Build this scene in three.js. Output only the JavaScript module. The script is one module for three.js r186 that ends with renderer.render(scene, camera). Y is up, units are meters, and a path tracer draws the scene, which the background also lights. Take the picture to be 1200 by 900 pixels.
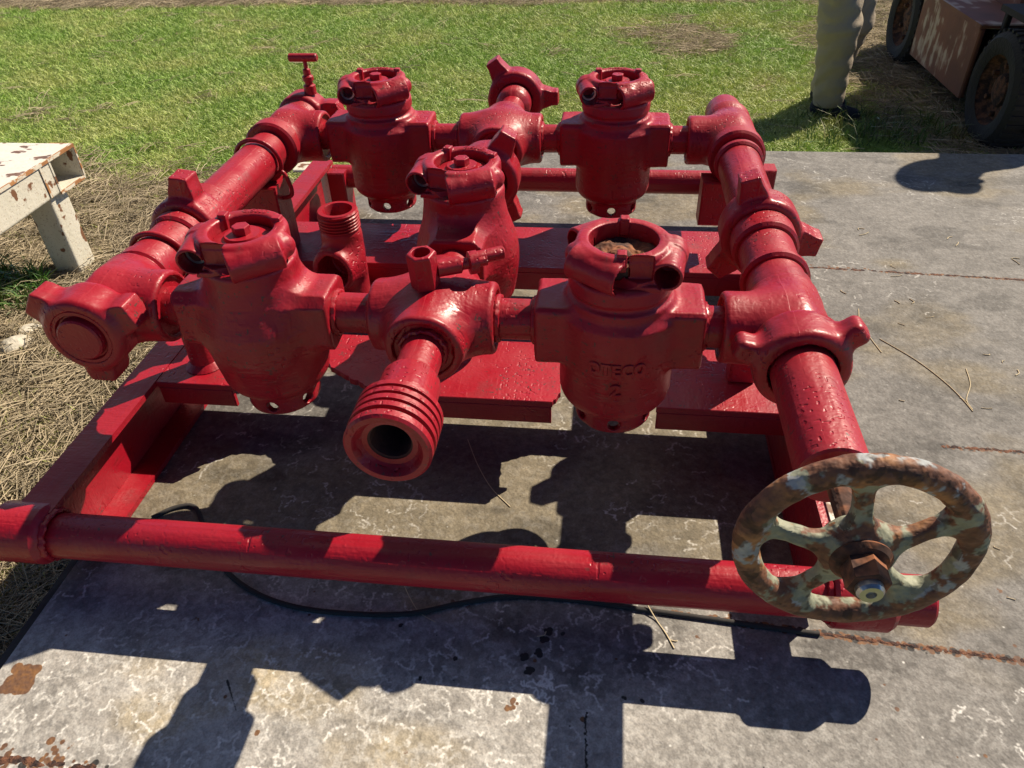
import * as THREE from 'three';
import { Sky } from 'three/addons/objects/Sky.js';
import { mergeGeometries, toCreasedNormals } from 'three/addons/utils/BufferGeometryUtils.js';
import { TextGeometry } from 'three/addons/geometries/TextGeometry.js';
import { FontLoader } from 'three/addons/loaders/FontLoader.js';

// ---------------------------------------------------------------- camera, sky, sun, exposure
const W = 1200, HH = 900, FPX = 880;                       // photograph size and focal length in its pixels
const S = 0.565, ROW = 0.655;                              // manifold unit in metres; pipe axes stand ROW units above the deck
const scene = new THREE.Scene();
const camera = new THREE.PerspectiveCamera(2 * Math.atan(HH / 2 / FPX) * 180 / Math.PI, 4 / 3, 0.05, 400);
const camPos = new THREE.Vector3(0.434 * S, (1.08 + ROW) * S, 1.651 * S);
{
  const p = 37.893 * Math.PI / 180, y = -8.147 * Math.PI / 180;
  camera.position.copy(camPos);
  camera.lookAt(camPos.clone().add(new THREE.Vector3(Math.sin(y) * Math.cos(p), -Math.sin(p), -Math.cos(y) * Math.cos(p))));
  camera.rotateZ(-2.245 * Math.PI / 180);
  camera.updateMatrixWorld(true);
}
const SUN = new THREE.Vector3(0.712, 1, -0.68).normalize();
const sky = new Sky(); sky.scale.setScalar(300); sky.name = 'sky'; sky.userData.kind = 'structure';
sky.material.uniforms.sunPosition.value.copy(SUN);
sky.material.uniforms.turbidity.value = 1.6; sky.material.uniforms.rayleigh.value = 0.66;
sky.material.uniforms.mieCoefficient.value = 0.002;
scene.add(sky);
scene.environmentIntensity = 0.10;
const sun = new THREE.DirectionalLight(0xffeed6, 5.0); sun.name = 'sun';
sun.position.copy(SUN).multiplyScalar(20); sun.castShadow = true; sun.shadow.mapSize.set(4096, 4096);
Object.assign(sun.shadow.camera, { left: -8, right: 8, top: 8, bottom: -8, near: 1, far: 60 });
scene.add(sun, sun.target);
const renderer = new THREE.WebGLRenderer({ antialias: true });
renderer.toneMapping = THREE.LinearToneMapping; renderer.toneMappingExposure = 1.6;
renderer.shadowMap.enabled = true;

// ---------------------------------------------------------------- helpers
let seed = 12345;
const rnd = () => { seed = (seed + 0x6D2B79F5) | 0; let t = Math.imul(seed ^ (seed >>> 15), 1 | seed); t = (t + Math.imul(t ^ (t >>> 7), 61 | t)) ^ t; return ((t ^ (t >>> 14)) >>> 0) / 4294967296; };
const rr = (a, b) => a + (b - a) * rnd();
const clamp = (x, a = 0, b = 1) => Math.min(b, Math.max(a, x));
const mix = (a, b, t) => a + (b - a) * t;
const sst = (a, b, x) => { const t = clamp((x - a) / (b - a)); return t * t * (3 - 2 * t); };
const hash3 = (x, y, z) => { let h = Math.imul(x, 374761393) ^ Math.imul(y, 668265263) ^ Math.imul(z, 2147483647 - 1274126177); h = Math.imul(h ^ (h >>> 13), 1274126177); h ^= h >>> 16; return (h >>> 0) / 4294967296; };
function vn(x, y, z = 0, per = 0) {
  let xi = Math.floor(x), yi = Math.floor(y), zi = Math.floor(z); let fx = x - xi, fy = y - yi, fz = z - zi;
  fx = fx * fx * (3 - 2 * fx); fy = fy * fy * (3 - 2 * fy); fz = fz * fz * (3 - 2 * fz);
  let xj = xi + 1, yj = yi + 1; const zj = zi + 1;
  if (per) { xi = ((xi % per) + per) % per; xj = ((xj % per) + per) % per; yi = ((yi % per) + per) % per; yj = ((yj % per) + per) % per; }
  const L = (zz) => mix(mix(hash3(xi, yi, zz), hash3(xj, yi, zz), fx), mix(hash3(xi, yj, zz), hash3(xj, yj, zz), fx), fy);
  return fz === 0 ? L(zi) : mix(L(zi), L(zj), fz);
}
function fbm(x, y, z = 0, o = 4, per = 0) { let s = 0, a = 0.5, t = 0; for (let i = 0; i < o; i++) { s += a * vn(x, y, z + i * 17, per); t += a; a *= 0.5; x *= 2; y *= 2; z *= 2; per *= 2; } return s / t; }
function tex(w, h, fn, srgb = true) {           // fn(u,v) -> [r,g,b] linear 0..1 for colour, plain for data
  const d = new Uint8Array(w * h * 4), g = (c) => { c = clamp(c); return 255 * (srgb ? (c <= 0.0031308 ? 12.92 * c : 1.055 * Math.pow(c, 1 / 2.4) - 0.055) : c); };
  for (let j = 0; j < h; j++) for (let i = 0; i < w; i++) { const c = fn((i + 0.5) / w, (j + 0.5) / h, i, j), k = (j * w + i) * 4; d[k] = g(c[0]); d[k + 1] = g(c[1]); d[k + 2] = g(c[2]); d[k + 3] = 255; }
  const t = new THREE.DataTexture(d, w, h); t.wrapS = t.wrapT = THREE.RepeatWrapping; t.magFilter = THREE.LinearFilter; t.minFilter = THREE.LinearMipmapLinearFilter; t.generateMipmaps = true;
  if (srgb) t.colorSpace = THREE.SRGBColorSpace; t.needsUpdate = true; return t;
}
function boxUV(g, tile = 1) {                   // metre-true box projection
  g = g.index ? g.toNonIndexed() : g; const p = g.attributes.position, n = p.count, uv = new Float32Array(n * 2);
  const a = new THREE.Vector3(), b = new THREE.Vector3(), c = new THREE.Vector3();
  for (let i = 0; i < n; i += 3) {
    a.fromBufferAttribute(p, i); b.fromBufferAttribute(p, i + 1).sub(a); c.fromBufferAttribute(p, i + 2).sub(a); b.cross(c);
    const x = Math.abs(b.x), y = Math.abs(b.y), z = Math.abs(b.z);
    for (let k = i; k < i + 3; k++) { const X = p.getX(k), Y = p.getY(k), Z = p.getZ(k); const [u, v] = y >= x && y >= z ? [X, Z] : x >= z ? [Z, Y] : [X, Y]; uv[k * 2] = u / tile; uv[k * 2 + 1] = v / tile; }
  }
  g.setAttribute('uv', new THREE.BufferAttribute(uv, 2)); return g;
}
const plain = (g) => { g = g.index ? g.toNonIndexed() : g; for (const k of Object.keys(g.attributes)) if (!['position', 'normal', 'color'].includes(k)) g.deleteAttribute(k); if (!g.attributes.normal) g.computeVertexNormals(); return g; };
const taken = {};
const numbered = (n) => { const k = taken[n] = (taken[n] ?? -1) + 1; return k ? n + '_' + String(k).padStart(3, '0') : n; };
function mesh(name, geos, mat, parent = scene, tile = 0.5) {
  const list = (Array.isArray(geos) ? geos : [geos]).map(plain);
  const g = boxUV(list.length > 1 ? mergeGeometries(list) : list[0], tile);
  const m = new THREE.Mesh(g, mat); m.name = parent === scene ? numbered(name) : name; m.castShadow = m.receiveShadow = true; parent.add(m); return m;
}
function thing(name, label, category, group, parent = scene) {
  const o = new THREE.Group(); o.name = numbered(name); o.userData = { label, category }; if (group) o.userData.group = group; parent.add(o); return o;
}
const sub = (name, parent, label) => { const o = new THREE.Group(); o.name = name; if (label) o.userData.label = label; parent.add(o); return o; };
const toM = (g) => { g = g.clone(); g.translate(0, ROW, 0); g.scale(S, S, S); return g; };
const up = (name, geos, mat, parent) => mesh(name, (Array.isArray(geos) ? geos : [geos]).map(toM), mat, parent);   // manifold units in
function px(x, y, Y) {                           // photograph pixel -> point on the horizontal plane at height Y (metres)
  const d = new THREE.Vector3((x - W / 2) / FPX, (HH / 2 - y) / FPX, -1).transformDirection(camera.matrixWorld);
  return camPos.clone().addScaledVector(d, (Y - camPos.y) / d.y);
}
// --- signed-distance modelling
const len2 = Math.hypot, smin = (a, b, k) => { const h = Math.max(k - Math.abs(a - b), 0) / k; return Math.min(a, b) - h * h * k / 4; }, smax = (a, b, k) => -smin(-a, -b, k);
const rbox = (x, y, z, a, b, c, r) => { const X = Math.abs(x) - a + r, Y = Math.abs(y) - b + r, Z = Math.abs(z) - c + r; return Math.hypot(Math.max(X, 0), Math.max(Y, 0), Math.max(Z, 0)) + Math.min(Math.max(X, Y, Z), 0) - r; };
const cyl = (rad, ax, R, h, r = 0.01) => { const X = rad - R + r, Y = Math.abs(ax) - h + r; return Math.hypot(Math.max(X, 0), Math.max(Y, 0)) + Math.min(Math.max(X, Y), 0) - r; };
const cap = (x, y, z, a, b, r1, r2) => { const bx = b[0] - a[0], by = b[1] - a[1], bz = b[2] - a[2], px_ = x - a[0], py = y - a[1], pz = z - a[2]; const t = clamp((px_ * bx + py * by + pz * bz) / (bx * bx + by * by + bz * bz)); return Math.hypot(px_ - bx * t, py - by * t, pz - bz * t) - mix(r1, r2, t); };
const tubeD = (x, y, z, a, b, R, r = 0.01) => { const bx = b[0] - a[0], by = b[1] - a[1], bz = b[2] - a[2], L = Math.hypot(bx, by, bz); const qx = x - (a[0] + b[0]) / 2, qy = y - (a[1] + b[1]) / 2, qz = z - (a[2] + b[2]) / 2; const t = (qx * bx + qy * by + qz * bz) / L; return cyl(Math.hypot(qx - bx / L * t, qy - by / L * t, qz - bz / L * t), t, R, L / 2, r); };
function sdf(f, mn, mx, h) {                     // surface nets, vertices pulled onto the surface
  const nx = Math.ceil((mx[0] - mn[0]) / h) + 2, ny = Math.ceil((mx[1] - mn[1]) / h) + 2, nz = Math.ceil((mx[2] - mn[2]) / h) + 2;
  const F = new Float32Array(nx * ny * nz), id = (i, j, k) => i + nx * (j + ny * k), o = [mn[0] - h / 2, mn[1] - h / 2, mn[2] - h / 2];
  for (let k = 0; k < nz; k++) for (let j = 0; j < ny; j++) for (let i = 0; i < nx; i++) F[id(i, j, k)] = f(o[0] + i * h, o[1] + j * h, o[2] + k * h);
  const V = new Int32Array(nx * ny * nz).fill(-1), P = [], N = [], I = [], e = h * 0.35;
  for (let k = 0; k < nz - 1; k++) for (let j = 0; j < ny - 1; j++) for (let i = 0; i < nx - 1; i++) {
    let c = 0, sx = 0, sy = 0, sz = 0, m = 0; const v = [];
    for (let q = 0; q < 8; q++) { const a = F[id(i + (q & 1), j + (q >> 1 & 1), k + (q >> 2))]; v.push(a); if (a < 0) m |= 1 << q; }
    if (m === 0 || m === 255) continue;
    for (let a = 0; a < 8; a++) for (let s = 1; s < 8; s <<= 1) { const b = a | s; if (a === b || (v[a] < 0) === (v[b] < 0)) continue; const t = v[a] / (v[a] - v[b]); sx += (a & 1) + (s === 1 ? t : 0); sy += (a >> 1 & 1) + (s === 2 ? t : 0); sz += (a >> 2) + (s === 4 ? t : 0); c++; }
    let X = o[0] + (i + sx / c) * h, Y = o[1] + (j + sy / c) * h, Z = o[2] + (k + sz / c) * h, gx, gy, gz;
    for (let it = 0; it < 3; it++) { gx = f(X + e, Y, Z) - f(X - e, Y, Z); gy = f(X, Y + e, Z) - f(X, Y - e, Z); gz = f(X, Y, Z + e) - f(X, Y, Z - e); const L = Math.hypot(gx, gy, gz) || 1; gx /= L; gy /= L; gz /= L; if (it < 2) { const d = clamp(f(X, Y, Z), -h * 0.5, h * 0.5); X -= gx * d; Y -= gy * d; Z -= gz * d; } }
    V[id(i, j, k)] = P.length / 3; P.push(X, Y, Z); N.push(gx, gy, gz);
  }
  for (let k = 1; k < nz - 1; k++) for (let j = 1; j < ny - 1; j++) for (let i = 1; i < nx - 1; i++) {
    const s = F[id(i, j, k)] < 0;
    const quad = (a, b, c, d, fl) => { if (a < 0 || b < 0 || c < 0 || d < 0) return; fl ? I.push(a, b, c, a, c, d) : I.push(a, c, b, a, d, c); };
    if (s !== F[id(i + 1, j, k)] < 0) quad(V[id(i, j - 1, k - 1)], V[id(i, j, k - 1)], V[id(i, j, k)], V[id(i, j - 1, k)], s);
    if (s !== F[id(i, j + 1, k)] < 0) quad(V[id(i - 1, j, k - 1)], V[id(i - 1, j, k)], V[id(i, j, k)], V[id(i, j, k - 1)], s);
    if (s !== F[id(i, j, k + 1)] < 0) quad(V[id(i - 1, j - 1, k)], V[id(i, j - 1, k)], V[id(i, j, k)], V[id(i - 1, j, k)], s);
  }
  const g = new THREE.BufferGeometry(); g.setAttribute('position', new THREE.Float32BufferAttribute(P, 3)); g.setAttribute('normal', new THREE.Float32BufferAttribute(N, 3)); g.setIndex(I); return g;
}
// --- turned pieces: profile [[t along axis, radius], ...] about x, y or z
function turned(profile, axis, at = [0, 0, 0], seg = 48) {
  let g = new THREE.LatheGeometry(profile.map(([t, r]) => new THREE.Vector2(Math.max(r, 0.0001), t)), seg);
  g = toCreasedNormals(plain(g), 0.55);
  if (axis === 'x') g.rotateZ(-Math.PI / 2); if (axis === 'z') g.rotateX(Math.PI / 2);
  return g.translate(...at);
}
const rod = (r, a, b, axis, at, ch = 0.006, seg = 48) => turned([[a, 0], [a, r - ch], [a + ch, r], [b - ch, r], [b, r - ch], [b, 0]], axis, at, seg);
const bx = (x0, x1, y0, y1, z0, z1, ch = 0.006) => { // chamfered box
  const sx = x1 - x0, sy = y1 - y0, c = Math.min(ch, sx / 3, sy / 3, (z1 - z0) / 3), s = new THREE.Shape();
  s.moveTo(c, c); s.lineTo(sx - c, c); s.lineTo(sx - c, sy - c); s.lineTo(c, sy - c); s.closePath();
  const g = new THREE.ExtrudeGeometry(s, { depth: z1 - z0 - 2 * c, bevelEnabled: true, bevelThickness: c, bevelSize: c, bevelSegments: 1 }); return plain(g).translate(x0, y0, z0 + c);
};
const hexg = (r, h) => { const s = new THREE.Shape(); for (let k = 0; k < 6; k++) { const a = k * Math.PI / 3 + 0.3; k ? s.lineTo(r * Math.cos(a), r * Math.sin(a)) : s.moveTo(r * Math.cos(a), r * Math.sin(a)); } s.closePath(); const g = new THREE.ExtrudeGeometry(s, { depth: h, bevelEnabled: true, bevelThickness: r * 0.12, bevelSize: r * 0.1, bevelSegments: 2 }); return plain(g).rotateX(-Math.PI / 2); };
const tube = (pts, r, n = 24, rs = 8) => plain(new THREE.TubeGeometry(new THREE.CatmullRomCurve3(pts.map((p) => new THREE.Vector3(...p))), n, r, rs, false));

// ---------------------------------------------------------------- materials
const paintBump = tex(1024, 1024, (u, v) => {
  const w = fbm(u * 7, v * 7, 3, 3, 7), f = fbm(u * 120, v * 120, 9, 2, 120), l = fbm(u * 9, v * 110, 21, 3, 9), lm = sst(0.45, 0.65, fbm(u * 5, v * 5, 25, 2, 5)), run = sst(0.55, 0.8, fbm(u * 34, v * 5, 27, 3, 5)) * 0.10;
  const pit = sst(0.72, 0.90, vn(u * 110, v * 110, 31, 110)) * sst(0.48, 0.66, fbm(u * 5, v * 5, 41, 3, 5)), blob = sst(0.70, 0.86, vn(u * 60, v * 60, 33, 60)) * sst(0.50, 0.7, fbm(u * 4, v * 4, 47, 3, 4));
  const h = 0.5 + 0.30 * (w - 0.5) + 0.13 * (f - 0.5) + 0.22 * (l - 0.5) * lm + run - 0.34 * pit + 0.14 * blob; return [h, h, h];
}, false);
const paintCol = tex(1024, 1024, (u, v) => {
  const n = fbm(u * 6, v * 6, 51, 5, 6), d = sst(0.60, 0.78, fbm(u * 12, v * 12, 61, 5, 12)), chip = sst(0.73, 0.78, fbm(u * 100, v * 100, 71, 3, 100)) * sst(0.55, 0.68, fbm(u * 4, v * 4, 81, 3, 4));
  let r = 0.30 * (0.86 + 0.28 * n), g = 0.0060 * (0.8 + 0.5 * n), b = 0.0165 * (0.8 + 0.5 * n);
  r = mix(r, 0.20, d * 0.5); g = mix(g, 0.02, d * 0.4); b = mix(b, 0.026, d * 0.3);
  return [mix(r, 0.10, chip), mix(g, 0.035, chip), mix(b, 0.03, chip)];
});
const paintRough = tex(512, 512, (u, v) => { const n = fbm(u * 10, v * 10, 91, 4, 10); return [1, 0.24 + 0.40 * n, 0]; }, false);
const RED = new THREE.MeshPhysicalMaterial({ map: paintCol, bumpMap: paintBump, bumpScale: 0.0030, roughnessMap: paintRough, roughness: 1, metalness: 0, specularIntensity: 0.9 });
const rustTex = tex(512, 512, (u, v) => { const n = sst(0.3, 0.7, fbm(u * 22, v * 22, 11, 5, 22)), m = fbm(u * 80, v * 80, 12, 3, 80), q = 0.45 + 1.1 * m; return [mix(0.055, 0.25, n) * q, mix(0.027, 0.095, n) * q, mix(0.020, 0.042, n) * q]; });
const roughBump = tex(512, 512, (u, v) => { const h = fbm(u * 48, v * 48, 15, 4, 48); return [h, h, h]; }, false);
const RUST = new THREE.MeshStandardMaterial({ map: rustTex, bumpMap: roughBump, bumpScale: 0.003, roughness: 0.9 });
const SCALE = new THREE.MeshStandardMaterial({ map: rustTex, color: new THREE.Color().setRGB(0.55, 0.62, 0.75), bumpMap: roughBump, bumpScale: 0.003, roughness: 0.95 });
const speck = tex(512, 512, (u, v) => { const a = fbm(u * 60, v * 60, 17, 3, 60), b = sst(0.62, 0.72, fbm(u * 34, v * 34, 18, 4, 34)); const q = (0.72 + 0.5 * a) * (1 - 0.6 * b); return [q, q * (1 - 0.12 * b), q * (1 - 0.2 * b)]; });
const WHEELMAT = new THREE.MeshStandardMaterial({ vertexColors: true, map: speck, bumpMap: roughBump, bumpScale: 0.0045, roughness: 0.66 });
const STEEL = new THREE.MeshStandardMaterial({ color: new THREE.Color().setRGB(0.45, 0.45, 0.43), metalness: 0.9, roughness: 0.38, bumpMap: roughBump, bumpScale: 0.0006 });
const DARK = new THREE.MeshStandardMaterial({ color: new THREE.Color().setRGB(0.016, 0.014, 0.014), roughness: 0.75, bumpMap: roughBump, bumpScale: 0.001 });
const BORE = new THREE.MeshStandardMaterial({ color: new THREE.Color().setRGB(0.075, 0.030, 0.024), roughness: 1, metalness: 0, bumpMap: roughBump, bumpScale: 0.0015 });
const whiteTex = tex(1024, 1024, (u, v) => { const r = sst(0.655, 0.70, fbm(u * 7, v * 7, 5, 6, 7)), d = fbm(u * 14, v * 3, 6, 5, 3 * 1), s = sst(0.80, 0.9, vn(u * 140, v * 140, 8, 140)); let c = [0.66 - 0.16 * d, 0.64 - 0.16 * d, 0.55 - 0.17 * d]; c = c.map((q, i) => mix(q, [0.17, 0.075, 0.035][i], Math.max(r, s * 0.5))); return c; });
const peelTex = tex(1024, 1024, (u, v) => { const r = sst(0.545, 0.60, fbm(u * 6, v * 9, 65, 6, 3)), n = fbm(u * 24, v * 24, 66, 4, 24); return [0.70 - 0.1 * n, 0.68 - 0.1 * n, 0.62 - 0.1 * n].map((q, i) => mix(q, [0.15, 0.085, 0.06][i] * (0.5 + n), r)); });
const PEEL = new THREE.MeshStandardMaterial({ map: peelTex, bumpMap: roughBump, bumpScale: 0.001, roughness: 0.6 });
const WHITE = new THREE.MeshStandardMaterial({ map: whiteTex, bumpMap: roughBump, bumpScale: 0.001, roughness: 0.62 });
const EDGERUST = new THREE.MeshStandardMaterial({ map: tex(256, 256, (u, v) => { const n = fbm(u * 8, v * 8, 44, 4, 8), w = sst(0.52, 0.60, fbm(u * 16, v * 16, 45, 4, 16)); return [mix(mix(0.46, 0.20, n), 0.6, w), mix(mix(0.22, 0.08, n), 0.56, w), mix(mix(0.08, 0.03, n), 0.46, w)]; }), roughness: 0.85, bumpMap: roughBump, bumpScale: 0.001 });

console.log('materials');

// ---------------------------------------------------------------- the deck: old steel plates with flaking grey coating
const DX0 = -0.600, DX1 = 2.30, DZ0 = -1.676, DZ1 = 0.66, GY = -0.574;
const OVS = 900, OW = Math.ceil((DX1 - DX0) * OVS), OH = Math.ceil((DZ1 - DZ0) * OVS);
const ovW = new Float32Array(OW * OH), ovR = new Float32Array(OW * OH), ovD = new Float32Array(OW * OH);
function stamp(A, x, z, r, a) {
  const cx = (x - DX0) * OVS, cz = (z - DZ0) * OVS, R = r * OVS; const q = Math.ceil(R + 1);
  for (let j = Math.max(0, Math.floor(cz) - q); j <= Math.min(OH - 1, Math.floor(cz) + q); j++) for (let i = Math.max(0, Math.floor(cx) - q); i <= Math.min(OW - 1, Math.floor(cx) + q); i++) {
    const d = Math.hypot(i - cx, j - cz), t = clamp(R + 0.5 - d) * a; if (t > A[j * OW + i]) A[j * OW + i] = t;
  }
}
seed = 777;
for (let n = 0; n < 9000; n++) {                       // hair-thin white flaking lines that wander over the coating
  let x = rr(DX0, DX1), z = DZ1 - Math.pow(rnd(), 2.2) * (DZ1 - DZ0); if (fbm(x * 5 + 40, z * 5 + 9, 2, 3) < (z > 0.12 ? mix(0.40, 0.52, sst(0.0, 0.9, x)) : 0.58)) continue;
  let a = rr(0, 6.28); const L = rr(5, 44), al = rr(0.4, 1), w = rr(0.00045, 0.0011);
  for (let k = 0; k < L; k++) { const b = a + rr(-1.5, 1.5); a += rr(-0.35, 0.35); x += Math.cos(b) * 0.0012; z += Math.sin(b) * 0.0012; stamp(ovW, x, z, w * rr(0.5, 1.6), al * rr(0.4, 1)); if (rnd() < 0.07) stamp(ovW, x + rr(-0.002, 0.002), z + rr(-0.002, 0.002), rr(0.0006, 0.002), al * 0.8); }
}
for (let n = 0; n < 2600; n++) stamp(rnd() < 0.6 ? ovD : ovW, rr(DX0, DX1), rr(DZ0, DZ1), rr(0.0006, 0.0016), rr(0.3, 0.9));
for (let n = 0; n < 150; n++) { const x = rr(DX0, DX1), z = rr(0.1, DZ1), r = rr(0.001, 0.0042); stamp(ovR, x, z, r, rr(0.4, 0.95)); if (rnd() < 0.4) for (let k = 0; k < 5; k++) stamp(ovR, x + rr(-0.006, 0.006), z + rr(-0.006, 0.006), r * 0.5, 0.6); }
const blot = (A, X, Y, r, n, sp, a = 0.95) => { const c = px(X, Y, 0); for (let k = 0; k < n; k++) stamp(A, c.x + rr(-sp, sp), c.z + rr(-sp, sp), r * rr(0.4, 1), a); };
blot(ovR, 25, 795, 0.012, 26, 0.018); blot(ovR, 302, 857, 0.004, 5, 0.003); blot(ovR, 600, 825, 0.004, 9, 0.007); blot(ovR, 60, 885, 0.006, 14, 0.02, 0.8); blot(ovR, 10, 892, 0.006, 12, 0.02, 0.8);
for (const [X, Y] of [[620, 785], [630, 765], [638, 750], [642, 740], [613, 770]]) blot(ovD, X, Y, 0.005, 6, 0.004, 1);
for (const [X, Y] of [[731, 818], [752, 820], [534, 772], [660, 742], [470, 732], [492, 795]]) blot(ovD, X, Y, 0.0032, 4, 0.002, 0.9);
for (let k = 0; k < 30; k++) { const c = px(686 + rr(-1.5, 1.5), 835 + k * 2.2, 0); stamp(ovD, c.x, c.z, rr(0.0008, 0.0022), 1); }
for (let k = 0; k < 22; k++) { const c = px(266 + k * 0.5, 797 + k * 1.7, 0); stamp(ovD, c.x, c.z, rr(0.0012, 0.002) * (1 - k / 40), 1); }
for (let k = 0; k < 24; k++) { const c = px(635 + rr(-16, 16), 803 + rr(-13, 13), 0); let a = rr(0, 6); for (let q = 0; q < 14; q++) { a += rr(-0.9, 0.9); c.x += Math.cos(a) * 0.0013; c.z += Math.sin(a) * 0.0013; stamp(ovW, c.x, c.z, 0.0012, 0.9); } }
for (const [A, B, n, sp, pw] of [[[950, 312], [1040, 318], 60, 0.010, 0.5], [[1040, 318], [1215, 329], 150, 0.004, 0.8], [[1105, 523], [1215, 531], 70, 0.005, 0.7], [[760, 715], [1215, 777], 420, 0.0045, 0.9], [[0, 888], [130, 903], 60, 0.009, 0.7]]) for (let k = 0; k < n; k++) { if (rnd() > pw) continue; const t = rnd(), c = px(mix(A[0], B[0], t), mix(A[1], B[1], t), 0); stamp(rnd() < 0.2 ? ovD : ovR, c.x + rr(-sp, sp), c.z + rr(-sp, sp), rr(0.0015, 0.005), rr(0.6, 1)); }
const ovAt = (A, x, z) => { const fx = clamp((x - DX0) * OVS - 0.5, 0, OW - 1.01), fz = clamp((z - DZ0) * OVS - 0.5, 0, OH - 1.01), i = Math.floor(fx), j = Math.floor(fz), a = fx - i, b = fz - j, k = j * OW + i; return mix(mix(A[k], A[k + 1], a), mix(A[k + OW] ?? 0, A[k + OW + 1] ?? 0, a), b); };
function deckColour(x, z) {
  const n1 = fbm(x * 2.2, z * 2.2, 101, 4), n2 = fbm(x * 14, z * 14, 111, 5), n3 = fbm(x * 30 + 5, z * 90, 121, 3), g = vn(x * 620, z * 620, 131), g2 = vn(x * 260, z * 260, 141), g3 = fbm(x * 90, z * 90, 145, 3);
  let v = 0.128 + 0.05 * (n1 - 0.5) + 0.07 * (n2 - 0.5) + 0.05 * (n3 - 0.5) + 0.07 * (g3 - 0.5);
  const pale = sst(0.16, 0.36, z + 0.30 * (n1 - 0.5) + 0.16 * (n2 - 0.5)) * sst(1.0, 0.1, x + 0.6 * (n1 - 0.5) + 0.2 * (n2 - 0.5));   // base tone is paler towards the near left
  v *= 1 + 1.15 * pale; v *= 0.66 + 0.40 * g + 0.28 * g2;
  const och = sst(0.50, 0.66, fbm(x * 3 + 3, z * 5, 151, 4) + 0.20 * sst(0.26, 0.10, Math.abs(z - 0.0)) * sst(0.6, 0.4, x) - 0.10 * pale);   // tan dust
  let c = [v * 1.02, v * 0.985, v * 0.92]; c = [c[0] * (1 + 0.12 * och), c[1] * (1 + 0.0 * och), c[2] * (1 - 0.26 * och)];
  const dk = sst(0.58, 0.72, fbm(x * 6 + 11, z * 11, 161, 5)) * 0.4; c = c.map((q) => q * (1 - dk));
  const w = ovAt(ovW, x, z) * (0.6 + 0.4 * sst(0.1, 0.4, z)); c = c.map((q, i) => mix(q, [0.80, 0.80, 0.76][i], w));
  const bloom = sst(0.50, 0.66, fbm(x * 110, z * 110, 181, 4) + 0.16 * (n2 - 0.5)) * (0.08 + 0.26 * pale); c = c.map((q, i) => mix(q, [0.58, 0.58, 0.55][i], bloom * (0.5 + 0.7 * g)));
  const r = sst(0.30, 0.62, ovAt(ovR, x, z) - 0.55 * (fbm(x * 150, z * 150, 171, 3) - 0.35)); c = c.map((q, i) => mix(q, [0.10 + 0.16 * g2 * g3, 0.052 + 0.07 * g2 * g3, 0.034][i], r));
  const d = sst(0.25, 0.7, ovAt(ovD, x, z) - 0.4 * (g3 - 0.4)); return c.map((q) => mix(q, 0.022, d));
}
const deckBump = tex(1024, 1024, (u, v) => { const h = 0.45 * fbm(u * 14, v * 14, 3, 5, 14) + 0.45 * fbm(u * 110, v * 110, 4, 2, 110) + 0.1 * fbm(u * 60, v * 20, 6, 2, 20); return [h, h, h]; }, false);
const deck = new THREE.Group(); deck.name = 'trailer_deck'; deck.userData.kind = 'structure'; scene.add(deck);
for (const [z0, z1, x1, w] of [[DZ0, 0.0, DX1, 2048], [0.0, DZ1, 1.20, 2048], [0.0, DZ1, DX1, 900]]) {
  const x0 = w === 900 ? 1.20 : DX0, h = Math.round(w * (z1 - z0) / (x1 - x0));
  const t = tex(w, h, (u, v) => deckColour(mix(x0, x1, u), mix(z0, z1, v))); t.wrapS = t.wrapT = THREE.ClampToEdgeWrapping;
  const g = plain(new THREE.BoxGeometry(x1 - x0, 0.03, z1 - z0)).translate((x0 + x1) / 2, -0.015, (z0 + z1) / 2);
  const bt = deckBump.clone(); bt.repeat.set((x1 - x0) / 0.5, (z1 - z0) / 0.5); bt.needsUpdate = true;
  const m = mesh('deck_plate', g, new THREE.MeshStandardMaterial({ map: t, roughness: 0.78, bumpMap: bt, bumpScale: 0.0020 }), deck, 1), p = m.geometry.attributes.position, uv = m.geometry.attributes.uv;
  for (let i = 0; i < p.count; i++) uv.setXY(i, (p.getX(i) - x0) / (x1 - x0), (p.getZ(i) - z0) / (z1 - z0));
}
const FRAME = new THREE.MeshStandardMaterial({ color: new THREE.Color().setRGB(0.03, 0.027, 0.025), roughness: 0.8, bumpMap: roughBump, bumpScale: 0.002 });
for (const [a, b, c, d] of [[DX0 - 0.014, DX0 + 0.06, DZ0, DZ1], [DX1 - 0.06, DX1 + 0.014, DZ0, DZ1]]) mesh('deck_side_rail', bx(a, b, -0.17, -0.032, c, d), FRAME, deck);
for (const z of [DZ0 + 0.06, -0.5, 0.3, DZ1 - 0.08]) mesh('deck_cross_member', bx(DX0 + 0.062, DX1 - 0.062, -0.14, -0.032, z, z + 0.05), FRAME, deck);
mesh('deck_gap_shade', bx(DX0 - 0.016, DX0 - 0.003, -0.030, -0.004, DZ0, DZ1, 0.002), FRAME, deck);  // black strip added to stand in for the shadow gap beside the deck
for (const x of [DX0 + 0.02, DX1 - 0.06]) for (const z of [DZ0 + 0.12, 0.4]) mesh('deck_leg', bx(x, x + 0.06, GY - 0.02, -0.171, z, z + 0.06), FRAME, deck);
seed = 4242;
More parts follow.
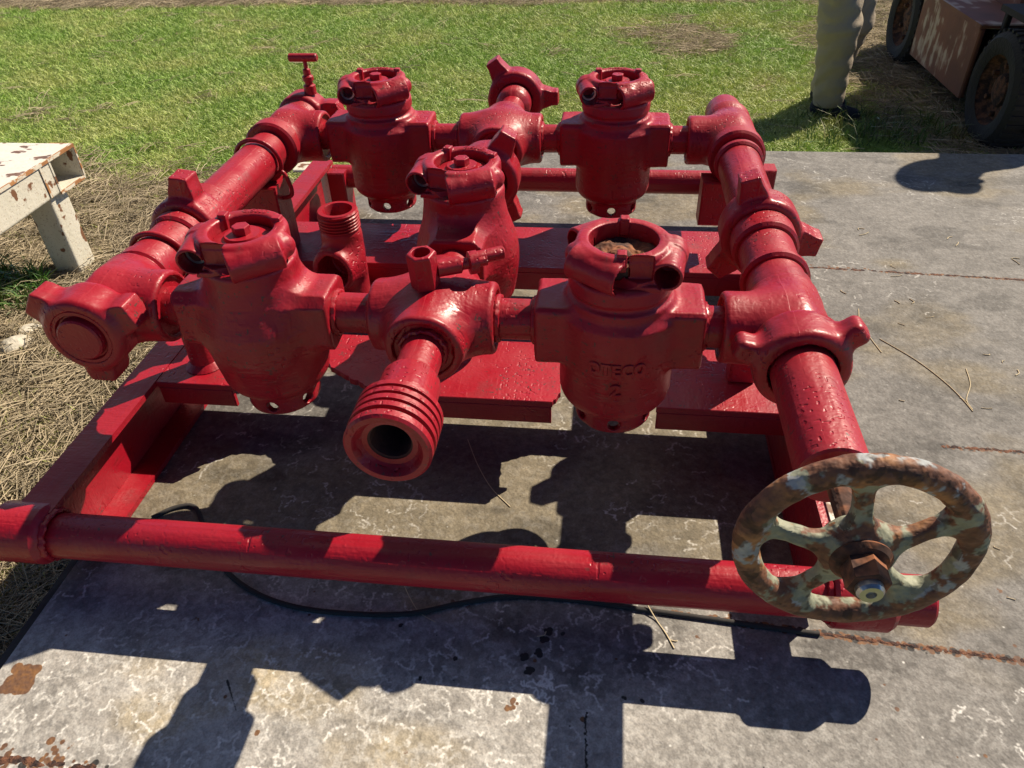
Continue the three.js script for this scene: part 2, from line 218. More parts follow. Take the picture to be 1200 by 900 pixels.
function crust(X0, X1, n, wide, thick, gapP) {          // rusty weld seam: a broken line of scale standing a few millimetres proud
  const a = px(...X0, 0), b = px(...X1, 0), geos = [];
  for (let i = 0; i < n; i++) {
    if (rnd() < gapP) continue; const t = (i + rr(-0.3, 0.3)) / n, cx = mix(a.x, b.x, t), cz = mix(a.z, b.z, t) + rr(-wide, wide) * 0.4;
    const L = a.distanceTo(b) / n * rr(1.0, 2.2), q = new THREE.IcosahedronGeometry(1, 1); const P = q.attributes.position;
    const so = rr(0, 90); for (let k = 0; k < P.count; k++) { const s = 0.7 + 0.6 * vn(P.getX(k) * 2 + so, P.getY(k) * 2, P.getZ(k) * 2); P.setXYZ(k, P.getX(k) * s, P.getY(k) * s, P.getZ(k) * s); }
    q.computeVertexNormals(); q.scale(L * 0.75, thick * rr(0.5, 1.2), wide * rr(0.5, 1.1)); q.rotateY(-Math.atan2(b.z - a.z, b.x - a.x) + rr(-0.2, 0.2)); q.translate(cx, 0, cz); geos.push(plain(q));
  }
  const m = mesh('rust_seam', geos, SCALE, deck, 0.2); return m;
}
crust([945, 313], [1215, 329], 80, 0.0050, 0.0006, 0.45);
crust([1105, 523], [1215, 531], 40, 0.0040, 0.0006, 0.4);
crust([745, 713], [1215, 777], 150, 0.0036, 0.0007, 0.25);
crust([0, 889], [130, 905], 30, 0.006, 0.0006, 0.4);
const cable = mesh('rubber_cable', tube([[178, 607], [205, 595], [226, 593], [238, 614], [250, 645], [268, 672], [300, 695], [345, 711], [410, 719], [480, 719], [545, 706], [600, 699], [680, 704], [750, 714], [830, 725], [900, 735], [960, 743]].map(([x, y]) => { const p = px(x, y, 0.003); return [p.x, p.y, p.z]; }), 0.0042, 160, 10), new THREE.MeshStandardMaterial({ color: new THREE.Color().setRGB(0.03, 0.028, 0.027), roughness: 0.85, bumpMap: roughBump, bumpScale: 0.001 }));
cable.userData = { label: 'black rubber cable curving over the deck under the red front pipe', category: 'cable' };
console.log('deck');

// ---------------------------------------------------------------- the ground behind and beside the deck
const strawAt = (x, z) => {                             // 0 green lawn .. 1 dry cut straw
  const n = fbm(x * 1.1 + 7, z * 1.1 + 3, 201, 4), n2 = fbm(x * 4, z * 4, 211, 3);
  let s = sst(-3.1, -2.5, z + 1.0 * (n - 0.5)) * sst(0.2, -0.7, x + 0.8 * (n - 0.5)) * (0.72 + 0.5 * n2);
  s = Math.max(s, sst(1.55, 2.2, x + 0.9 * (n - 0.5)) * 0.75, sst(0.72, 0.88, n2 * 0.6 + n * 0.5) * 0.25);
  s = Math.max(s, sst(-6.75, -7.0, z - 0.25 * (n - 0.5)));
  const pz = Math.hypot(x - 0.75, (z + 5.6) * 0.7); s = Math.max(s, sst(0.55, 0.1, pz + 0.7 * (n2 - 0.5)) * 0.7);
  return clamp(s);
};
const gmap = tex(1400, 1400, (u, v) => {
  const x = mix(-9, 7, u), z = mix(-13, 3, v), s = strawAt(x, z), n = fbm(x * 9, z * 9, 221, 5), f = vn(x * 85, z * 85, 231), d = sst(-6.85, -7.15, z - 0.25 * (n - 0.5));
  let c = [mix(0.13, 0.30, s), mix(0.16, 0.24, s), mix(0.05, 0.15, s)].map((q) => q * (0.5 + 0.65 * n + 0.35 * f));
  return c.map((q, i) => mix(q, [0.38, 0.28, 0.19][i] * (0.7 + 0.5 * n + 0.15 * f), d));
});
gmap.wrapS = gmap.wrapT = THREE.MirroredRepeatWrapping;
{
  const g = new THREE.PlaneGeometry(240, 240, 1, 1).rotateX(-Math.PI / 2).translate(0, GY, 0), m = new THREE.Mesh(g, new THREE.MeshStandardMaterial({ map: gmap, roughness: 0.95, bumpMap: null }));
  const p = g.attributes.position, uv = g.attributes.uv; for (let i = 0; i < p.count; i++) uv.setXY(i, (p.getX(i) + 9) / 16, (p.getZ(i) + 13) / 16);
  m.name = 'ground'; m.userData.kind = 'structure'; m.receiveShadow = true; scene.add(m);
}
const seen = (() => { const v = new THREE.Vector3(), inv = camera.matrixWorld.clone().invert(), t = Math.tan(camera.fov * Math.PI / 360); return (x, y, z, mg = 1.22) => { v.set(x, y, z).applyMatrix4(inv); return v.z < -0.2 && Math.abs(v.x / -v.z) < t * 4 / 3 * mg && Math.abs(v.y / -v.z) < t * mg; }; })();
const underDeck = (x, z) => x > DX0 - 0.03 && x < DX1 && z > DZ0 - 0.01 && z < DZ1;
function bladeGeo(n, spread, h, w, lean) {
  const P = [], I = []; let b = 0;
  for (let k = 0; k < n; k++) {
    const a = rr(0, 6.28), r = spread * Math.sqrt(rnd()), x = r * Math.cos(a), z = r * Math.sin(a), t = rr(0, 6.28), ll = lean * rr(0.3, 1.3), hh = h * rr(0.55, 1.15), c = Math.cos(t), s = Math.sin(t), q = rr(0, 6.28), wc = Math.cos(q) * w, ws = Math.sin(q) * w;
    for (const [f, ww] of [[0, 1], [0.55, 0.8], [1, 0]]) { const o = ll * f * f * hh, y = hh * f * (1 - 0.35 * lean * f * f); if (ww) P.push(x + c * o - wc * ww, y, z + s * o - ws * ww, x + c * o + wc * ww, y, z + s * o + ws * ww); else P.push(x + c * o, y, z + s * o); }
    I.push(b, b + 1, b + 3, b, b + 3, b + 2, b + 2, b + 3, b + 4); b += 5;
  }
  const g = new THREE.BufferGeometry(); g.setAttribute('position', new THREE.Float32BufferAttribute(P, 3)); g.setIndex(I); g.computeVertexNormals(); return g;
}
function scatter(name, label, category, geo, mat, list) {
  const im = new THREE.InstancedMesh(geo, mat, list.length), M = new THREE.Matrix4(), q = new THREE.Quaternion(), e = new THREE.Euler(), c = new THREE.Color();
  list.forEach((l, i) => { e.set(l.tx || 0, l.ry, l.tz || 0); q.setFromEuler(e); M.compose(new THREE.Vector3(l.x, l.y ?? GY, l.z), q, new THREE.Vector3(l.s, l.sy ?? l.s, l.s)); im.setMatrixAt(i, M); im.setColorAt(i, c.setRGB(...l.c)); });
  im.name = name; im.userData = { kind: 'stuff', label, category }; im.castShadow = im.receiveShadow = true; scene.add(im); return im;
}
const LEAF = new THREE.MeshPhysicalMaterial({ color: 0xffffff, roughness: 0.6, side: THREE.DoubleSide, transmission: 0.25, thickness: 0 });
const DRY = new THREE.MeshStandardMaterial({ color: 0xffffff, roughness: 0.85, side: THREE.DoubleSide });
seed = 909;
{
  const lawnList = [[], []], strawList = [], dens = 2300;
  for (let cx = -8; cx < 4.4; cx += 0.25) for (let cz = -7.6; cz < 1.0; cz += 0.25) {
    if (!seen(cx, GY, cz, 1.3)) continue; const far = Math.hypot(cx - camPos.x, cz - camPos.z), D = dens * clamp(5 / far, 0.55, 1.4);
    for (let k = 0; k < D / 16; k++) {
      const x = cx + rr(-0.125, 0.125), z = cz + rr(-0.125, 0.125); if (underDeck(x, z)) continue;
      const s = strawAt(x, z); if (z < -6.95 + 0.3 * (fbm(x, z, 1, 2) - 0.5) && rnd() > 0.06) continue;
      if (rnd() < s * 0.78) continue;
      const t = fbm(x * 2.3, z * 2.3, 241, 4), y = sst(0.25, 0.85, t + 0.35 * s + rr(-0.22, 0.22)), b = rr(0.75, 1.3);
      const col = [mix(0.31, 0.50, y) * b, mix(0.47, 0.55, y) * b, mix(0.085, 0.18, y) * b];
      lawnList[rnd() < 0.5 ? 0 : 1].push({ x, z, ry: rr(0, 6.28), s: rr(0.7, 1.25) * (1 - 0.25 * s), sy: rr(0.6, 1.25) * mix(0.75, 1.15, fbm(x * 1.3, z * 1.3, 251, 3)), c: col, tx: rr(-0.15, 0.15), tz: rr(-0.15, 0.15) });
    }
    for (let k = 0; k < D / 16; k++) {
      const x = cx + rr(-0.125, 0.125), z = cz + rr(-0.125, 0.125); if (underDeck(x, z) || z < -7.4) continue; const s = strawAt(x, z); if (rnd() > s * 0.62 + 0.006) continue;
      const b = rr(0.5, 1.25); strawList.push({ x, z, y: GY + 0.006 + rr(0, 0.025), ry: rr(0, 6.28), tx: rr(-0.35, 0.35), tz: rr(-0.3, 0.3), s: rr(0.5, 1.3), c: [0.38 * b, 0.32 * b, 0.215 * b] });
    }
  }
  console.log('tufts', lawnList[0].length + lawnList[1].length, 'straw', strawList.length);
  scatter('lawn_grass', 'mown green lawn behind the grey deck', 'grass', bladeGeo(10, 0.030, 0.058, 0.0026, 0.8), LEAF, lawnList[0]);
  scatter('lawn_grass_yellowing', 'yellowing blades mixed through the mown lawn', 'grass', bladeGeo(10, 0.032, 0.05, 0.0024, 1.1), LEAF, lawnList[1]);
  const sg = []; for (let k = 0; k < 4; k++) { const p = [rr(-0.03, 0.03), rr(0, 0.012), rr(-0.03, 0.03)], a = rr(0, 6.28), L = rr(0.04, 0.11); sg.push(tube([[p[0] - Math.cos(a) * L, p[1], p[2] - Math.sin(a) * L], [p[0] + rr(-0.01, 0.01), p[1] + 0.008, p[2] + rr(-0.01, 0.01)], [p[0] + Math.cos(a) * L, p[1], p[2] + Math.sin(a) * L]], 0.0014, 3, 3)); }
  scatter('cut_straw', 'dry cut straw strewn over the bare ground', 'straw', mergeGeometries(sg), DRY, strawList);
  const weeds = []; for (let k = 0; k < 70; k++) { const z = rr(-0.9, 0.85), x = DX0 - 0.03 - Math.pow(rnd(), 2) * 0.35; weeds.push({ x, z, ry: rr(0, 6.28), s: rr(0.9, 1.7), sy: rr(1.0, 2.4), c: [rr(0.05, 0.11), rr(0.13, 0.2), 0.025] }); }
  for (let k = 0; k < 60; k++) { const p = px(rr(0, 60), rr(330, 372), GY); weeds.push({ x: p.x, z: p.z, ry: rr(0, 6.28), s: rr(0.9, 1.5), sy: rr(1, 2), c: [rr(0.06, 0.14), rr(0.15, 0.24), 0.03] }); }
  for (let k = 0; k < 90; k++) { const p = px(rr(930, 1180), rr(140, 178), GY); weeds.push({ x: p.x, z: p.z, ry: rr(0, 6.28), s: rr(0.8, 1.5), sy: rr(1, 1.9), c: [rr(0.08, 0.18), rr(0.14, 0.22), 0.04] }); }
  scatter('tall_weeds', 'tall green weeds growing along the deck edge', 'weeds', bladeGeo(8, 0.03, 0.11, 0.003, 0.9), LEAF, weeds);
}
console.log('ground');

// ---------------------------------------------------------------- the red manifold (in units of S metres, y = 0 on the pipe axes)
const man = thing('pipe_manifold', 'red painted high-pressure pipe manifold with five plug valves on a steel skid', 'manifold');
const LX = -0.912, RX = 0.912, ZR = -1.328, PR = 0.054;
const BT = -0.378, BB = -0.655, SKY_ = -0.450, ZF = 0.460, ZB = -1.985;
// --- plug valve
const valveBody = (kind) => sdf((x, y, z) => {
  const r = len2(x, z); let R = kind === 'cone' ? 0.122 + 0.042 * sst(0.13, -0.06, y) - 0.018 * sst(-0.08, -0.22, y) : 0.130 + 0.019 * sst(0.085, 0.05, y);
  let d = smax(cyl(r, y + 0.045, R, 0.185, 0.05), -1, 0.01);
  d = smin(d, cyl(r, y - 0.05, kind === 'cone' ? 0.124 : 0.131, 0.115, 0.012), 0.015);
  if (kind !== 'cone') d = smax(d, -(len2(r - 0.134, y - 0.112) - 0.010), 0.006);
  let b = rbox(x, y, z, 0.212, 0.084, 0.084, 0.012); b = Math.max(b, (Math.abs(y) + Math.abs(z)) * 0.7071 - (kind === 'cone' ? 0.100 : 0.111));
  d = smin(d, b, kind === 'cone' ? 0.045 : 0.022); d = Math.max(d, Math.abs(x) - 0.212);
  d = smin(d, cyl(r, y + 0.25, 0.104, 0.045, 0.012), 0.02);
  d = Math.max(d, -cyl(r, y + 0.28, 0.080, 0.040, 0.004));
  for (let k = 0; k < 3; k++) { const a = 0.5 + k * Math.PI / 3, t = -x * Math.sin(a) + z * Math.cos(a); d = Math.max(d, -(len2(t, y + 0.264) - 0.017)); }
  return d + (vn(x * 26 + 3, y * 26, z * 26) - 0.5) * 0.0035;
}, [-0.23, -0.31, -0.19], [0.23, 0.19, 0.19], 0.0078);
const capShape = (open) => sdf((x, y, z) => {
  const r = len2(x, z), s = open ? -1 : 1, X = x * s;
  let d = len2(Math.max(Math.abs(r - 0.122) - 0.006, 0), Math.max(Math.abs(y) - 0.032, 0)) - 0.018;         // the ring
  let e = tubeD(X, y, z, [-0.150, -0.002, -0.045], [-0.126, -0.012, 0.128], 0.047, 0.007);                   // left socket
  e = smin(e, tubeD(X, y, z, [-0.146, -0.003, -0.02], [-0.140, -0.006, 0.02], 0.052, 0.006), 0.006);
  let b = tubeD(X, y, z, [0.004, -0.014, 0.150], [0.148, 0.0, 0.060], 0.051, 0.007); b = smin(b, cap(X, y, z, [0.10, 0, 0.080], [0.135, 0, 0.02], 0.046, 0.040), 0.02);
  d = smin(d, e, 0.009); d = smin(d, b, 0.008);
  d = Math.max(d, -rbox(X + 0.046, y - 0.010, z - 0.158, 0.042, 0.038, 0.052, 0.006)); d = smin(d, rbox(X + 0.035, y + 0.050, z - 0.112, 0.080, 0.010, 0.026, 0.004), 0.006); d = smin(d, rbox(X + 0.030, y + 0.012, z - 0.100, 0.07, 0.036, 0.008, 0.004), 0.006);
  if (open) { d = smin(d, tubeD(X, y, z, [0.05, 0, -0.135], [0.150, 0, -0.055], 0.046, 0.008), 0.008); d = Math.max(d, -tubeD(X, y, z, [0.11, 0, -0.09], [0.18, 0, -0.03], 0.036, 0.004)); }
  d = Math.max(d, -tubeD(X, y, z, [-0.140, -0.006, 0.03], [-0.116, -0.016, 0.20], 0.037, 0.003));
  d = Math.max(d, -tubeD(X, y, z, [-0.04, -0.018, 0.178], [0.100, -0.005, 0.090], 0.040, 0.004));
  d = Math.max(d, -cyl(r, y - 0.02, open ? 0.105 : 0.102, 0.075, 0.006));
  for (const a of open ? [-1.55, 1.62] : [-2.45, -0.55]) d = smin(d, rbox(x - Math.cos(a) * 0.116, y - 0.032, z - Math.sin(a) * 0.116, 0.015, 0.030, 0.017, 0.003), 0.003);
  return d + (vn(x * 34 + 9, y * 34, z * 34) - 0.5) * 0.0026;
}, [-0.22, -0.075, -0.20], [0.22, 0.08, 0.23], 0.0052);
const bodyStd = valveBody('std'), bodyCone = valveBody('cone'), capClosed = capShape(false), capOpen = capShape(true), hexBolt = hexg(0.026, 0.022), CS = 0.80;
capClosed.scale(CS, CS, CS); capOpen.scale(CS, CS, CS);
const font = await new FontLoader().loadAsync('fonts/droid/droid_sans_bold.typeface.json');
function embossBody(str, size, y, R) {                 // raised cast letters bent round the valve body
  const g = plain(new TextGeometry(str, { font, size, depth: 0.0035, curveSegments: 4, bevelEnabled: true, bevelThickness: 0.002, bevelSize: 0.0015, bevelSegments: 1 })); g.computeBoundingBox();
  g.translate(-(g.boundingBox.min.x + g.boundingBox.max.x) / 2, y, 0); const p = g.attributes.position;
  for (let i = 0; i < p.count; i++) { const a = p.getX(i) / R, q = R + p.getZ(i) - 0.001; p.setXYZ(i, Math.sin(a) * q, p.getY(i), Math.cos(a) * q); } g.computeVertexNormals(); return g;
}
function embossRing(str, size, y, R, mid) {            // raised letters lying on the cap ring, read from outside
  const g = plain(new TextGeometry(str, { font, size, depth: 0.005, curveSegments: 3, bevelEnabled: false })); g.computeBoundingBox(); g.translate(-g.boundingBox.max.x / 2, -size / 2, 0); const p = g.attributes.position;
  for (let i = 0; i < p.count; i++) { const a = mid + p.getX(i) / R, q = R + p.getY(i); p.setXYZ(i, Math.cos(a) * q, y + p.getZ(i), Math.sin(a) * q); } g.computeVertexNormals(); return g;
}
function valve(x, z, o) {
  const v = sub('plug_valve', man, o.label), T = (g, dy = 0, cr = o.capTurn || 0, own = true) => { g = g.clone(); if (own) g.rotateY(cr); return g.translate(x, dy, z); };
  up('body', T(o.cone ? bodyCone : bodyStd, 0, o.turn || 0), RED, v);
  up('clamp_cap', T(o.open ? capOpen : capClosed, 0.205), RED, v);
  if (!o.open) {
    up('cover_disc', T(turned([[-0.06, 0], [-0.06, 0.100], [0.008, 0.100], [0.014, 0.092], [0.018, 0.060], [0.03, 0.056], [0.03, 0]], 'y').scale(CS, CS, CS), 0.205), RED, v);
    up('hex_bolt', T(hexBolt.clone().scale(CS, CS, CS), 0.230, o.capTurn), RED, v);
    up('raised_lettering', T(embossRing('G.5000', 0.020, 0.046, 0.122, -Math.PI / 2).scale(CS, CS, CS), 0.205), RED, v);
    if (!o.turn) up('set_screw', T(rod(0.012, 0, 0.03, 'z', [-0.062, -0.045, 0.105]).scale(CS, CS, CS), 0.205), RED, v);
  } else {
    const g = sdf((a, b, c) => Math.max(len2(a, c) - 0.104, b + 0.018 - 0.034 * fbm(a * 24 + 3, c * 24, 5, 4) - 0.022 * sst(0.03, 0.0, len2(a + 0.01, c - 0.02) - 0.02), -b - 0.06), [-0.11, -0.065, -0.11], [0.11, 0.04, 0.11], 0.005);
    up('rust_filling', T(g.scale(CS, CS, CS), 0.205), RUST, v);
    up('raised_lettering', T(embossBody('OTECO', 0.033, -0.060, 0.1485), 0, 0, false), RED, v);
    up('raised_numeral', T(embossBody('2', 0.036, -0.125, 0.149), 0, 0, false), RED, v);
  }
  return v;
}
valve(-0.482, 0, { cone: true, capTurn: 0 });
valve(0.482, 0, { open: true, capTurn: 0, label: 'valve without cover, its cap ring full of rust' });
valve(-0.485, ZR, { capTurn: 0.1 });
valve(0.457, ZR, { capTurn: 0.02 });
valve(0.005, -0.475, { cone: true, turn: Math.PI / 2, capTurn: -0.25 });
// --- crosses and tees
const crossShape = sdf((x, y, z) => { let d = cyl(len2(y, z), x, 0.096, 0.165, 0.014), e = cyl(len2(x, y), z, 0.1, 0.165, 0.014); d = smin(d, e, 0.075); d = Math.max(d, -cyl(len2(y, z), Math.abs(x) - 0.165, 0.075, 0.010, 0.003)); d = Math.max(d, -cyl(len2(x, y), Math.abs(z) - 0.165, 0.078, 0.012, 0.003)); return d + (vn(x * 28, y * 28, z * 28) - 0.5) * 0.003; }, [-0.18, -0.12, -0.18], [0.18, 0.12, 0.18], 0.0075);
const teeShape = (s, R, br) => sdf((x, y, z) => { const X = x * s; let d = cyl(len2(x, y), z, R, 0.13, 0.012); let e = cyl(len2(y, z), X - 0.08, br, 0.095, 0.012); d = smin(d, e, 0.05); d = Math.max(d, -cyl(len2(y, z), X - 0.176, br - 0.016, 0.012, 0.003)); return d + (vn(x * 28, y * 28, z * 28 + 5) - 0.5) * 0.003; }, [-0.19, -0.12, -0.14], [0.19, 0.12, 0.14], 0.0075);
up('cross_fitting', crossShape.clone(), RED, man);
up('cross_fitting', crossShape.clone().translate(0.005, 0, ZR), RED, man);
const teeL = teeShape(1, 0.094, 0.100), teeR = teeShape(-1, 0.094, 0.092);
up('tee_fitting', teeL.clone().translate(LX, 0, 0), RED, man);
up('tee_fitting', teeR.clone().translate(RX, 0, -0.06).translate(0, 0, 0.06), RED, man);
up('tee_fitting', teeL.clone().translate(LX + 0.01, 0, ZR), RED, man);
up('tee_fitting', teeR.clone().translate(RX, 0, ZR), RED, man);
// --- pipes of the two rows
for (const [a, b, z] of [[LX + 0.12, -0.66, 0], [-0.31, -0.13, 0], [0.13, 0.31, 0], [0.66, RX - 0.12, 0], [LX + 0.12, -0.66, ZR], [-0.31, -0.13, ZR], [0.13, 0.29, ZR], [0.63, RX - 0.12, ZR]]) up('pipe', rod(PR, a, b, 'x', [0, 0, z]), RED, man);
// weld beads where the row pipes enter their fittings
const bead = (axis, at, R) => { const g = plain(new THREE.TorusGeometry(R, 0.0075, 7, 56)), P = g.attributes.position; for (let i = 0; i < P.count; i++) { const a = Math.atan2(P.getY(i), P.getX(i)), k = 1 + 0.05 * (vn(a * 9 + at[0] * 31, at[2] * 17) - 0.5) + 0.025 * Math.sin(a * 41); P.setXYZ(i, P.getX(i) * k, P.getY(i) * k, P.getZ(i) * (1 + 0.6 * vn(a * 14, at[0] * 7 + 3))); } g.computeVertexNormals(); const c = toCreasedNormals(g, 1.2); if (axis === 'x') c.rotateY(Math.PI / 2); return c.translate(...at); };
for (const z of [0, ZR]) for (const x of [-0.696, -0.268, -0.168, 0.168, z ? 0.243 : 0.268, z ? 0.671 : 0.696]) up('weld_bead', bead('x', [x, 0, z], PR + 0.003), RED, man);
up('weld_bead', bead('z', [0, 0, 0.158], 0.057), RED, man); up('weld_bead', bead('x', [-0.990, -0.446, 0.460], 0.063), RED, man); up('weld_bead', bead('x', [1.002, -0.446, 0.460], 0.063), RED, man);
// --- rails
const wing = (angs, R, k = 0.014, LT = 0.044, knob = 0) => sdf((x, y, z) => {
  const r = len2(x, y); let d = cyl(r, z, R, 0.058, 0.020);
  for (const a of angs) { const A = a * Math.PI / 180, t = x * Math.cos(A) + y * Math.sin(A), n = -x * Math.sin(A) + y * Math.cos(A); d = smin(d, knob ? rbox(t - R - 0.012, n, z - 0.006, 0.040, 0.029, 0.034, 0.018) : rbox(t - R + 0.020 - LT, n, z, LT, 0.031 + 0.012 * sst(0.18, 0.12, t), 0.038, 0.006), k); }
  return Math.max(d, -cyl(r, z, 0.080, 0.1, 0.004)) + (vn(x * 30, y * 30, z * 30 + 2) - 0.5) * 0.003;
}, [-0.21, -0.21, -0.07], [0.21, 0.21, 0.07], 0.0068);
const un = (x, z, angs, R = 0.126, ...o) => up('wing_union', wing(angs, R, ...o).translate(x, 0, z), RED, man);
const coll = (x, z, r, w) => up('pipe_collar', turned([[-w / 2, 0.06], [-w / 2, r - 0.008], [-w / 2 + 0.008, r], [w / 2 - 0.008, r], [w / 2, r - 0.008], [w / 2, 0.06]], 'z', [x, 0, z]), RED, man);
const railPipe = (x, a, b, r = 0.076) => up('pipe', rod(r, a, b, 'z', [x, 0, 0]), RED, man);
// left rail
un(LX, 0.115, [146, 22, 266], 0.110, 0.02, 0.034, 0);
up('end_cap', turned([[0.02, 0], [0.02, 0.085], [0.165, 0.085], [0.172, 0.079], [0.172, 0.07], [0.164, 0.066], [0.164, 0.062], [0.182, 0.060], [0.186, 0.055], [0.186, 0]], 'z', [LX, 0, 0]), RED, man);
railPipe(LX, -0.37, -0.10, 0.080); railPipe(LX, -1.22, -0.50, 0.076);
coll(LX, -0.165, 0.087, 0.05); coll(LX, -0.385, 0.092, 0.05);
un(LX, -0.475, [84, 204, 324], 0.116); coll(LX, -0.575, 0.095, 0.09);
coll(LX + 0.004, -1.20, 0.108, 0.075);
const ringWire = (x, z, R, r, tilt, tail) => { const pts = []; for (let k = 0; k <= 30; k++) { const a = -1.2 + k / 30 * 6.28; pts.push([x + Math.cos(a) * R, Math.sin(a) * R, z + Math.sin(a) * tilt]); } if (tail) pts.unshift(...tail.map(([a, b, c]) => [x + a, b, z + c])); up('wire_ring', tube(pts, r, 90, 8), RED, man); };
ringWire(LX, -0.262, 0.090, 0.0085, 0.012, [[0.075, -0.150, 0.03], [0.10, -0.10, 0.01]]);
ringWire(LX, -1.045, 0.088, 0.0085, 0.012, [[0.02, -0.155, 0.0], [0.105, -0.135, 0.0], [0.085, -0.04, 0.0]]);
up('bull_plug', turned([[-0.36, 0], [-0.35, 0.05], [-0.31, 0.085], [-0.27, 0.098], [-0.20, 0.098], [-0.17, 0.088], [-0.08, 0.086]], 'z', [LX + 0.01, 0, ZR]), RED, man);
up('wing_union', wing([14, 254], 0.108).translate(LX + 0.01, 0, ZR - 0.235), RED, man);
{ // bleeder with its T handle on the far left corner
  const h = sub('bleeder_valve', man), x0 = LX + 0.055, z0 = ZR - 0.235;
  up('stem', [turned([[0.10, 0], [0.10, 0.026], [0.135, 0.026], [0.14, 0.018], [0.152, 0.018], [0.156, 0.024], [0.172, 0.024], [0.178, 0.016], [0.20, 0.016], [0.205, 0.009], [0.24, 0.009], [0.24, 0]], 'y', [x0, 0, z0], 20)], RED, h);
  up('t_handle', rod(0.017, -0.062, 0.062, 'x', [x0 - 0.005, 0.248, z0], 0.004, 20), RED, h);
}
// right rail
railPipe(RX, ZR - 0.01, -0.50, 0.076); railPipe(RX, -0.52, -0.10, 0.080);
up('bull_plug', turned([[-0.37, 0], [-0.365, 0.05], [-0.34, 0.074], [-0.20, 0.082], [-0.19, 0.094], [-0.15, 0.094], [-0.13, 0.086], [-0.08, 0.086]], 'z', [RX, 0, ZR]), RED, man);
coll(RX, ZR + 0.155, 0.104, 0.06); coll(RX, ZR + 0.235, 0.088, 0.035);
un(RX, -0.555, [108, -12, 228], 0.120); coll(RX, -0.455, 0.096, 0.09); coll(RX, -0.245, 0.094, 0.03); coll(RX, -0.15, 0.088, 0.06);
un(RX, 0.128, [40, 166, 284], 0.112, 0.020, 0.030, 1);
railPipe(RX, 0.10, 0.515, 0.074);
up('pipe_collar', turned([[0.508, 0.05], [0.508, 0.0755], [0.522, 0.0755], [0.526, 0.070], [0.524, 0.0]], 'z', [RX, 0, 0]), RED, man);
// middle run between the two crosses
for (const [a, b] of [[-0.30, -0.14], [-0.98, -0.66], [ZR + 0.12, -0.96]]) up('pipe', rod(0.058, a, b, 'z', [0.003, 0, 0]), RED, man);
un(0.003, -0.935, [62, -58, 182], 0.120); coll(0.003, -1.02, 0.09, 0.10);
// outlet behind the rear cross
up('pipe', rod(0.054, ZR - 0.42, ZR - 0.12, 'z', [0.005, 0, 0]), RED, man);
up('union_sleeve', turned([[ZR - 0.60, 0.05], [ZR - 0.60, 0.078], [ZR - 0.40, 0.078], [ZR - 0.385, 0.070], [ZR - 0.37, 0.055]], 'z', [0.005, 0, 0]), RED, man);
un(0.005, ZR - 0.52, [122, 2, 242], 0.126);
// --- threaded outlet towards the camera
{
  const o = sub('threaded_outlet', man), th = []; th.push([0.28, 0.03], [0.285, 0.066], [0.295, 0.071], [0.375, 0.073], [0.395, 0.088], [0.40, 0.0945]);
  for (let k = 0; k < 4; k++) { const z = 0.405 + k * 0.024; th.push([z, 0.0985], [z + 0.0145, 0.0985], [z + 0.016, 0.0865], [z + 0.0225, 0.0865]); }
  th.push([0.503, 0.097], [0.520, 0.097], [0.526, 0.091], [0.526, 0.078], [0.518, 0.072], [0.508, 0.068], [0.502, 0.062], [0.500, 0.050]);
  up('nipple_pipe', rod(0.053, 0.12, 0.30, 'z', [0, 0, 0]), RED, o);
  up('thread_collar', turned(th, 'z', [0, 0, 0], 72), RED, o);
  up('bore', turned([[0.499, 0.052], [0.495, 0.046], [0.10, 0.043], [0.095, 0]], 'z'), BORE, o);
}
// --- hex fitting and bleeder on the front cross
{
  const h = sub('hex_fitting', man), g = sdf((x, y, z) => { let d = -1; for (let k = 0; k < 3; k++) { const a = 0.25 + k * Math.PI / 3; d = Math.max(d, Math.abs(x * Math.cos(a) + z * Math.sin(a)) - 0.033); } d = smax(d, Math.abs(y) - 0.062, 0.008); return Math.max(d, -cyl(len2(x, z), y - 0.03, 0.023, 0.07, 0.002)); }, [-0.05, -0.07, -0.05], [0.05, 0.07, 0.05], 0.0035).rotateX(0.08).rotateZ(0.03).translate(-0.010, 0.146, 0.030);
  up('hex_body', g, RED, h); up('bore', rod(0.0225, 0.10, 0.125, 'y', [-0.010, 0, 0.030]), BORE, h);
  const b = sub('small_bleeder', man), D = (g) => g.rotateY(0.42).translate(0.02, 0.150, 0.012);
  up('stem', [D(turned([[0, 0], [0, 0.022], [0.06, 0.022], [0.065, 0.015], [0.08, 0.015], [0.083, 0.030], [0.105, 0.030], [0.108, 0.014], [0.13, 0.014], [0.13, 0]], 'x', [0, 0, 0], 20))], RED, b);
  up('cross_pin', D(turned([[-0.012, 0.008], [-0.012, 0.018], [0.068, 0.018], [0.072, 0.014], [0.072, 0.008], [0.05, 0.007]], 'x', [0.11, 0.004, 0], 18).rotateY(0.1)), RED, b);
  up('boss', turned([[0.06, 0.05], [0.09, 0.045], [0.10, 0.036], [0.10, 0]], 'y', [-0.005, 0, 0.02]), RED, man);
}
